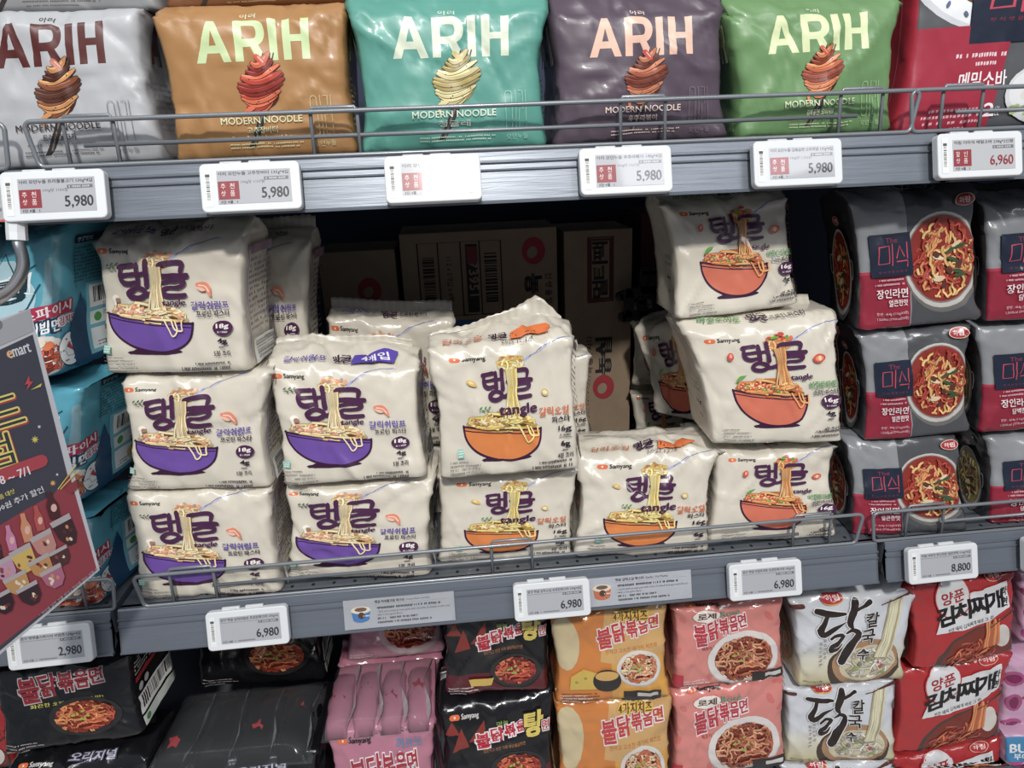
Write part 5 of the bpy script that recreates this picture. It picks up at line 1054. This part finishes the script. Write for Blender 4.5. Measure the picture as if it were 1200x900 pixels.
def card(px0, px1, py, zt, art, lab, w, h=.036, base=.0):
    x0 = at(px0, py, -.014)[0]; a0 = math.radians(15.5); up0 = np.array([0, math.sin(a0), math.cos(a0)]); un = np.array([0, -math.cos(a0), math.sin(a0)])
    o = np.array([x0, -.0152, zt - .0445]) + un * .001; r = tag(empty('information_card', o), lab, 'card'); mb = MB()
    mb.add([o + np.array([w, 0, 0]) * i + up0 * h * j + un * k for k in (-.0005, 0) for j in (0, 1) for i in (0, 1)], [(0, 2, 3, 1), (4, 5, 7, 6), (0, 1, 5, 4), (2, 6, 7, 3), (0, 4, 6, 2), (1, 3, 7, 5)], '#cdd0d6')
    mb.build('paper_strip', MT['paper'], r, False, o); P, u, v = flat_grid(o, np.array([1., 0, 0]), up0, w, h, 2, 2); link('printed_face', surface('printed_face', P, u, v, art, MT['paper'], o, d0=.0002), r); return r
def cardart(c, t, e, l2, e2):
    a = Art(3.6, '#e2e4ea'); dk = '#2a2a30'
    a.ell(.55, .34, .27, .13, c, 20); a.poly([(.24, .62), (.86, .62), (.82, .34), (.28, .34)], c); a.ell(.55, .62, .32, .12, '#cfc2ae', 22); a.ell(.55, .64, .2, .07, '#6a4a3a', 16); a.ell(.56, .44, .11, .11, '#4a3428', 14); a.greek(.62, .38, .84, .46, 1, '#d9d6d0', 3, .6)
    a.text(t, 1.02, .80, 1.98, .90, dk, .04, 1); a.text(e, 2.02, .81, 2.8, .88, dk, .01, 1); a.rect(1.0, .755, 3.4, .76, '#8a8c90')
    a.greek(1.08, .60, 3.3, .70, 1, dk, 4, .8); a.text(e2, 1.08, .47, 3.45, .56, '#3a3a40', .0, 1); a.text('with a rich garlic flavor', 1.08, .37, 1.9, .45, '#3a3a40', .0, 1); a.greek(1.08, .25, 2.7, .34, 1, dk, 5, .8); a.greek(1.08, .12, 3.5, .21, 1, '#3a3a40', 6, .8)
    return a.done()
card(402, 532, 718, ZL, cardart('#3a6fa8', '탱글 머쉬룸크림 파스타', 'Creamy Mushroom Pasta', '', '- Rich and creamy protein pasta with real white & shiitake mushrooms'), 'white information card with a blue cup picture on the lower rail', .129)
card(687, 811, 693, ZL, cardart('#b5603c', '탱글 갈릭오일 파스타', 'Garlic Oil Pasta', '', '- Savory garlic protein pasta with a hint of crushed red pepper and olive oil'), 'white information card with a brown cup picture on the lower rail', .130)
ya = Art(1.6, '#d8cf8c'); ya.rect(0, .0, 1.6, .05, '#b8483c'); ya.rect(0, .95, 1.6, 1, '#b8483c'); ya.text('행사상품', .3, .5, 1.5, .8, '#3a3024', .02, 1); ya.text('100g당', .9, .2, 1.5, .35, '#3a3024', .0, 1); ya.done()
card(-62, 8, 230, ZU, ya, 'yellow card at the left end of the upper rail', .058, .040)

# poster in a clear sleeve hanging from a bent tube
PQ = [(-112, 412, -.24), (35, 362, -.10), (117, 668, -.115), (-60, 818, -.235)]
pc = [at(*p) for p in PQ]
o = (pc[1] + pc[2]) / 2; r = tag(empty('hanging_poster', o), 'navy and red store poster in a clear sleeve at the left edge', 'poster')
def hom(src, dst):
    A = []; b = []
    for (x, y), (u, v) in zip(src, dst): A += [[x, y, 1, 0, 0, 0, -u * x, -u * y], [0, 0, 0, x, y, 1, -v * x, -v * y]]; b += [u, v]
    h = np.append(np.linalg.solve(A, b), 1).reshape(3, 3)
    def f(P): q = np.column_stack([P, np.ones(len(P))]) @ h.T; return q[:, :2] / q[:, 2:]
    return f
# the sleeve plane: make it exactly flat (third corner solved from the other three)
n_ = np.cross(pc[1] - pc[2], pc[3] - pc[2]); n_ /= np.linalg.norm(n_); 
if n_[1] > 0: n_ = -n_
rd = at(PQ[0][0], PQ[0][1], -.3) - CAM; pc[0] = CAM + rd * ((pc[2] - CAM).dot(n_) / rd.dot(n_))
uv = hom([p[:2] for p in PQ], [(0, 1), (1, 1), (1, 0), (0, 0)])
def sheet(name, off, art, m, k0=None, th=.0006):
    G = lambda u, v: pc[3] * (1-u) * (1-v) + pc[2] * u * (1-v) + pc[1] * u * v + pc[0] * (1-u) * v
    # projective placement inside the plane so that the print keeps straight lines
    return G
# local frame of the sleeve plane: shoot pixel rays onto the plane once, everything printed sits on it
def onp(px, py): d = at(px, py, -.3) - CAM; return CAM + d * ((pc[2] - CAM).dot(n_) / d.dot(n_))
e1 = pc[2] - pc[3]; Lx = np.linalg.norm(e1); e1 = e1 / Lx; e2 = np.cross(n_, e1); e2 = e2 if e2[2] > 0 else -e2; Ly = .36
def loc(P):
    out = []
    for px, py in P: q = onp(px, py) - pc[3]; out.append((q.dot(e1) / Lx, q.dot(e2) / Ly))
    return np.array(out)
pa = Art(1, '#c2c4cc'); pa.xf = loc
pa.poly([(-130, 470), (38, 392), (103, 655), (113, 668), (-60, 812)], '#3b3d4b')  # navy lightened: the reflected haze of the sleeve is painted into it
pa.poly([(-70, 812), (113, 667), (81, 556), (62, 580), (30, 597), (-40, 640), (-90, 690)], '#8f3340')  # red paled too, sleeve haze mixed into the print colour
pa.poly([(0, 375 + 2), (35, 362), (39, 388), (-130, 462), (-130, 420)], '#9b9da3')
pa.ell(-2, 381, 5, 6, '#6f7176', 14)
def pt(t, cx, cy, w, h, col, bold=.02, rot=20, res=2, **k): 
    V, T, mx, _ = text_mesh(t, 0, res); P = (V - mx / 2) * np.array([w / mx[0], -h / mx[1]]); a_ = math.radians(-rot); P = P @ np.array([[math.cos(a_), math.sin(a_)], [-math.sin(a_), math.cos(a_)]]) + (cx, cy)
    if k.get('ol'):
        for q in range(8): pa.raw(P + k['ow'] * np.array([math.cos(q * .785), math.sin(q * .785)]), T, lin(k['ol']))
    for dx, dy in ([(0, 0)] if bold <= 0 else [(.3, 0), (-.3, 0)] if h < 12 else [(.8, .8), (-.8, .8), (.8, -.8), (-.8, -.8)]): pa.raw(P + (dx, dy), T, lin(col))
pt('emart', 22, 411, 27, 11, '#c8cad2', .02, 18, 3); pt('e', 11.5, 415, 7.5, 8.5, '#d8a05a', .03, 18, 3)
for ch, cx, cy, w, h in (('드', 4, 483, 44, 34), ('점', -6, 530, 40, 38)):
    pt(ch, cx + 1.5, cy + 1.5, w, h, '#a8323c', .05, 17, 2, ol='#a8323c', ow=2.5); pt(ch, cx, cy, w, h, '#d8c85a', .04, 17, 2, ol='#d8c85a', ow=2.2); pt(ch, cx, cy, w, h, '#33343e', -.012, 17, 2)
pa.stroke([(-40, 572), (48, 540)], 15, '#a83844'); pt('6/18 ~ 7/1', 8, 560, 54, 10, '#d8d3d8', .02, 20, 2)
pt('행사 상품 대상', -2, 583, 40, 6, '#b8ac5a', .01, 24, 1); pt('11,000원 추가 할인', 16, 588, 74, 8, '#c8c6cc', .01, 24, 1)
pa.poly([(33, 440), (28, 451), (32, 450), (30, 458), (38, 447), (34, 447)], '#b83a44'); pa.poly([(35, 457), (48, 449), (47, 453)], '#c8b84a')
for cx, cy, rr_, c in ((40, 515, 5, '#c8b84a'), (45, 500, 2.4, '#c8cad2'), (61, 566, 4, '#d8a04a'), (66, 556, 2, '#c8cad2')):
    pa.poly([(cx + rr_ * (1 if k % 2 == 0 else .4) * math.cos(k * math.pi / 8), cy + rr_ * (1 if k % 2 == 0 else .4) * math.sin(k * math.pi / 8)) for k in range(16)], c)
pa.stroke([(67, 573), (88, 545)], 1.2, '#c8b84a', False); pa.stroke([(70, 573), (91, 551)], 1.2, '#c8b84a', False); pa.poly([(75, 572), (88, 562), (90, 572), (82, 579)], '#8a3038')
rs = random.Random(5)                                   # the printed crowd of sauce bottles and packs
for cx, cy, c, w, h in ((11, 630, '#c078a0', 7, 15), (29, 618, '#c8845a', 8, 17), (44, 607, '#b04a44', 7, 15), (60, 592, '#4a2026', 9, 16), (-6, 640, '#3a2028', 7, 15)):
    t = math.radians(-14); pa.poly([(cx + (x * math.cos(t) - y * math.sin(t)), cy + (x * math.sin(t) + y * math.cos(t))) for x, y in ((-w * .35, -h), (w * .35, -h), (w * .4, -h * .5), (w * .8, 0), (w * .7, h), (-w * .7, h), (-w * .8, 0), (-w * .4, -h * .5))], c); pa.ell(cx + 2, cy + 3, w * .4, h * .3, lin(c) ** .8 if 0 else '#d8a8a0', 10)
for cx, cy, c, w, h in ((6, 668, '#b888a8', 13, 14), (28, 655, '#c8a84a', 14, 15), (52, 638, '#b88078', 14, 15), (76, 622, '#3a2228', 13, 17), (20, 684, '#b88a4a', 15, 12), (48, 664, '#b8844a', 14, 12), (70, 652, '#4a2a2c', 12, 10), (62, 676, '#a8607c', 14, 12), (34, 696, '#33202a', 14, 12), (2, 706, '#2c1c26', 14, 12), (-22, 720, '#2c1c26', 14, 12)):
    t = math.radians(-28); pa.poly([(cx + (x * math.cos(t) - y * math.sin(t)), cy + (x * math.sin(t) + y * math.cos(t))) for x, y in ((-w, -h), (w, -h), (w * .8, h * .4), (w * .3, h), (-w * .4, h), (-w * .9, h * .3))], c)
    pa.poly([(cx + (x * math.cos(t) - y * math.sin(t)), cy + (x * math.sin(t) + y * math.cos(t))) for x, y in ((-w, -h), (w, -h), (w * .95, -h * .6), (-w * .95, -h * .6))], '#a8a0a4')
    for k in range(5): pa.ell(cx + rs.uniform(-.5, .5) * w, cy + rs.uniform(-.3, .6) * h, 2.6, 1.8, rs.choice(('#c8845a', '#8a3a30', '#d8c8b0', '#5a2a2a')), 8, rs.random() * 90)
pt('* 행사별 일정 상품 상이 / 행사별 행사 상품 상이', 80, 692, 92, 3.4, '#b8989c', 0, 39, 1)
pa.done()
gx = np.linspace(-.6, 1.02, 14); gy = np.linspace(-.4, 1.3, 14)
# sheet outline: the rectangle of paper itself, subdivided, clipped print on top
c0, c1, c2, c3 = [loc([p[:2]])[0] for p in PQ]
def sheet_mesh(name, thick, mtl, col, art, par, off=0.):
    nx = 8; V = []; C_ = lin(col); Gd = np.zeros((nx, nx, 3))
    for j in range(nx):
        for i in range(nx):
            f, g = i / (nx - 1), j / (nx - 1); q = (c3 * (1-f) * (1-g) + c2 * f * (1-g) + c1 * f * g + c0 * (1-f) * g); Gd[j, i] = pc[3] + e1 * q[0] * Lx + e2 * q[1] * Ly + n_ * off
    V = list(Gd.reshape(-1, 3)) + list((Gd - n_ * thick).reshape(-1, 3)); k = nx * nx
    Fc = [(j*nx+i, j*nx+i+1, (j+1)*nx+i+1, (j+1)*nx+i) for j in range(nx-1) for i in range(nx-1)]; Fc += [tuple(a + k for a in f[::-1]) for f in Fc]
    bd = [i for i in range(nx)] + [j*nx+nx-1 for j in range(1, nx)] + [(nx-1)*nx+i for i in range(nx-2, -1, -1)] + [j*nx for j in range(nx-2, 0, -1)]
    Fc += [(bd[i], bd[i] + k, bd[(i+1) % len(bd)] + k, bd[(i+1) % len(bd)]) for i in range(len(bd))]
    me = raw_mesh(name, np.array(V) - o, Fc, mtl, False, np.tile(C_, (len(V), 1))); return link(name, me, par)
sheet_mesh('sleeve', .0012, MT['paper'], '#b4b6bd', None, r)
cr_ = np.cross(pa.T[:, 1] - pa.T[:, 0], pa.T[:, 2] - pa.T[:, 0]); sg = -1 if np.cross(e1, e2).dot(n_) < 0 else 1; fl = cr_ * sg < 0; pa.T[fl] = pa.T[fl][:, ::-1]; pa.C[fl] = pa.C[fl][:, ::-1]; B = pa.T.reshape(-1, 2); V = np.array([pc[3] + e1 * x * Lx + e2 * y * Ly for x, y in B]); L3 = np.repeat(pa.L, 3)[:, None]; V = V + n_ * (.0003 + L3 * .000012)
link('printed_sheet', raw_mesh('printed_sheet', V - o, np.arange(len(V)).reshape(-1, 3), MT['screen'], False, pa.C.reshape(-1, 3)), r)

# the bent tube
tp = [at(19, 252, -.02), at(20, 280, -.022), at(25, 296, -.03), at(27, 312, -.045), at(20, 330, -.065), at(6, 345, -.085), at(-20, 356, -.105), at(-60, 362, -.12)]
r = tag(empty('sign_arm', tp[0]), 'bent aluminium tube with white socket hanging below the upper rail', 'bracket'); og = np.array(r.location[:])
mb = MB(); mb.tube(smooth_path(tp[1:], 4), .0052, 14); mb.build('bent_tube', MT['chrome'], r, True, og)
mb = MB(); mb.tube([tp[0], tp[0] * .3 + tp[1] * .7, tp[1] + (tp[2] - tp[1]) * .1], .0085, 8); mb.build('socket', MT['white'], r, False, og)
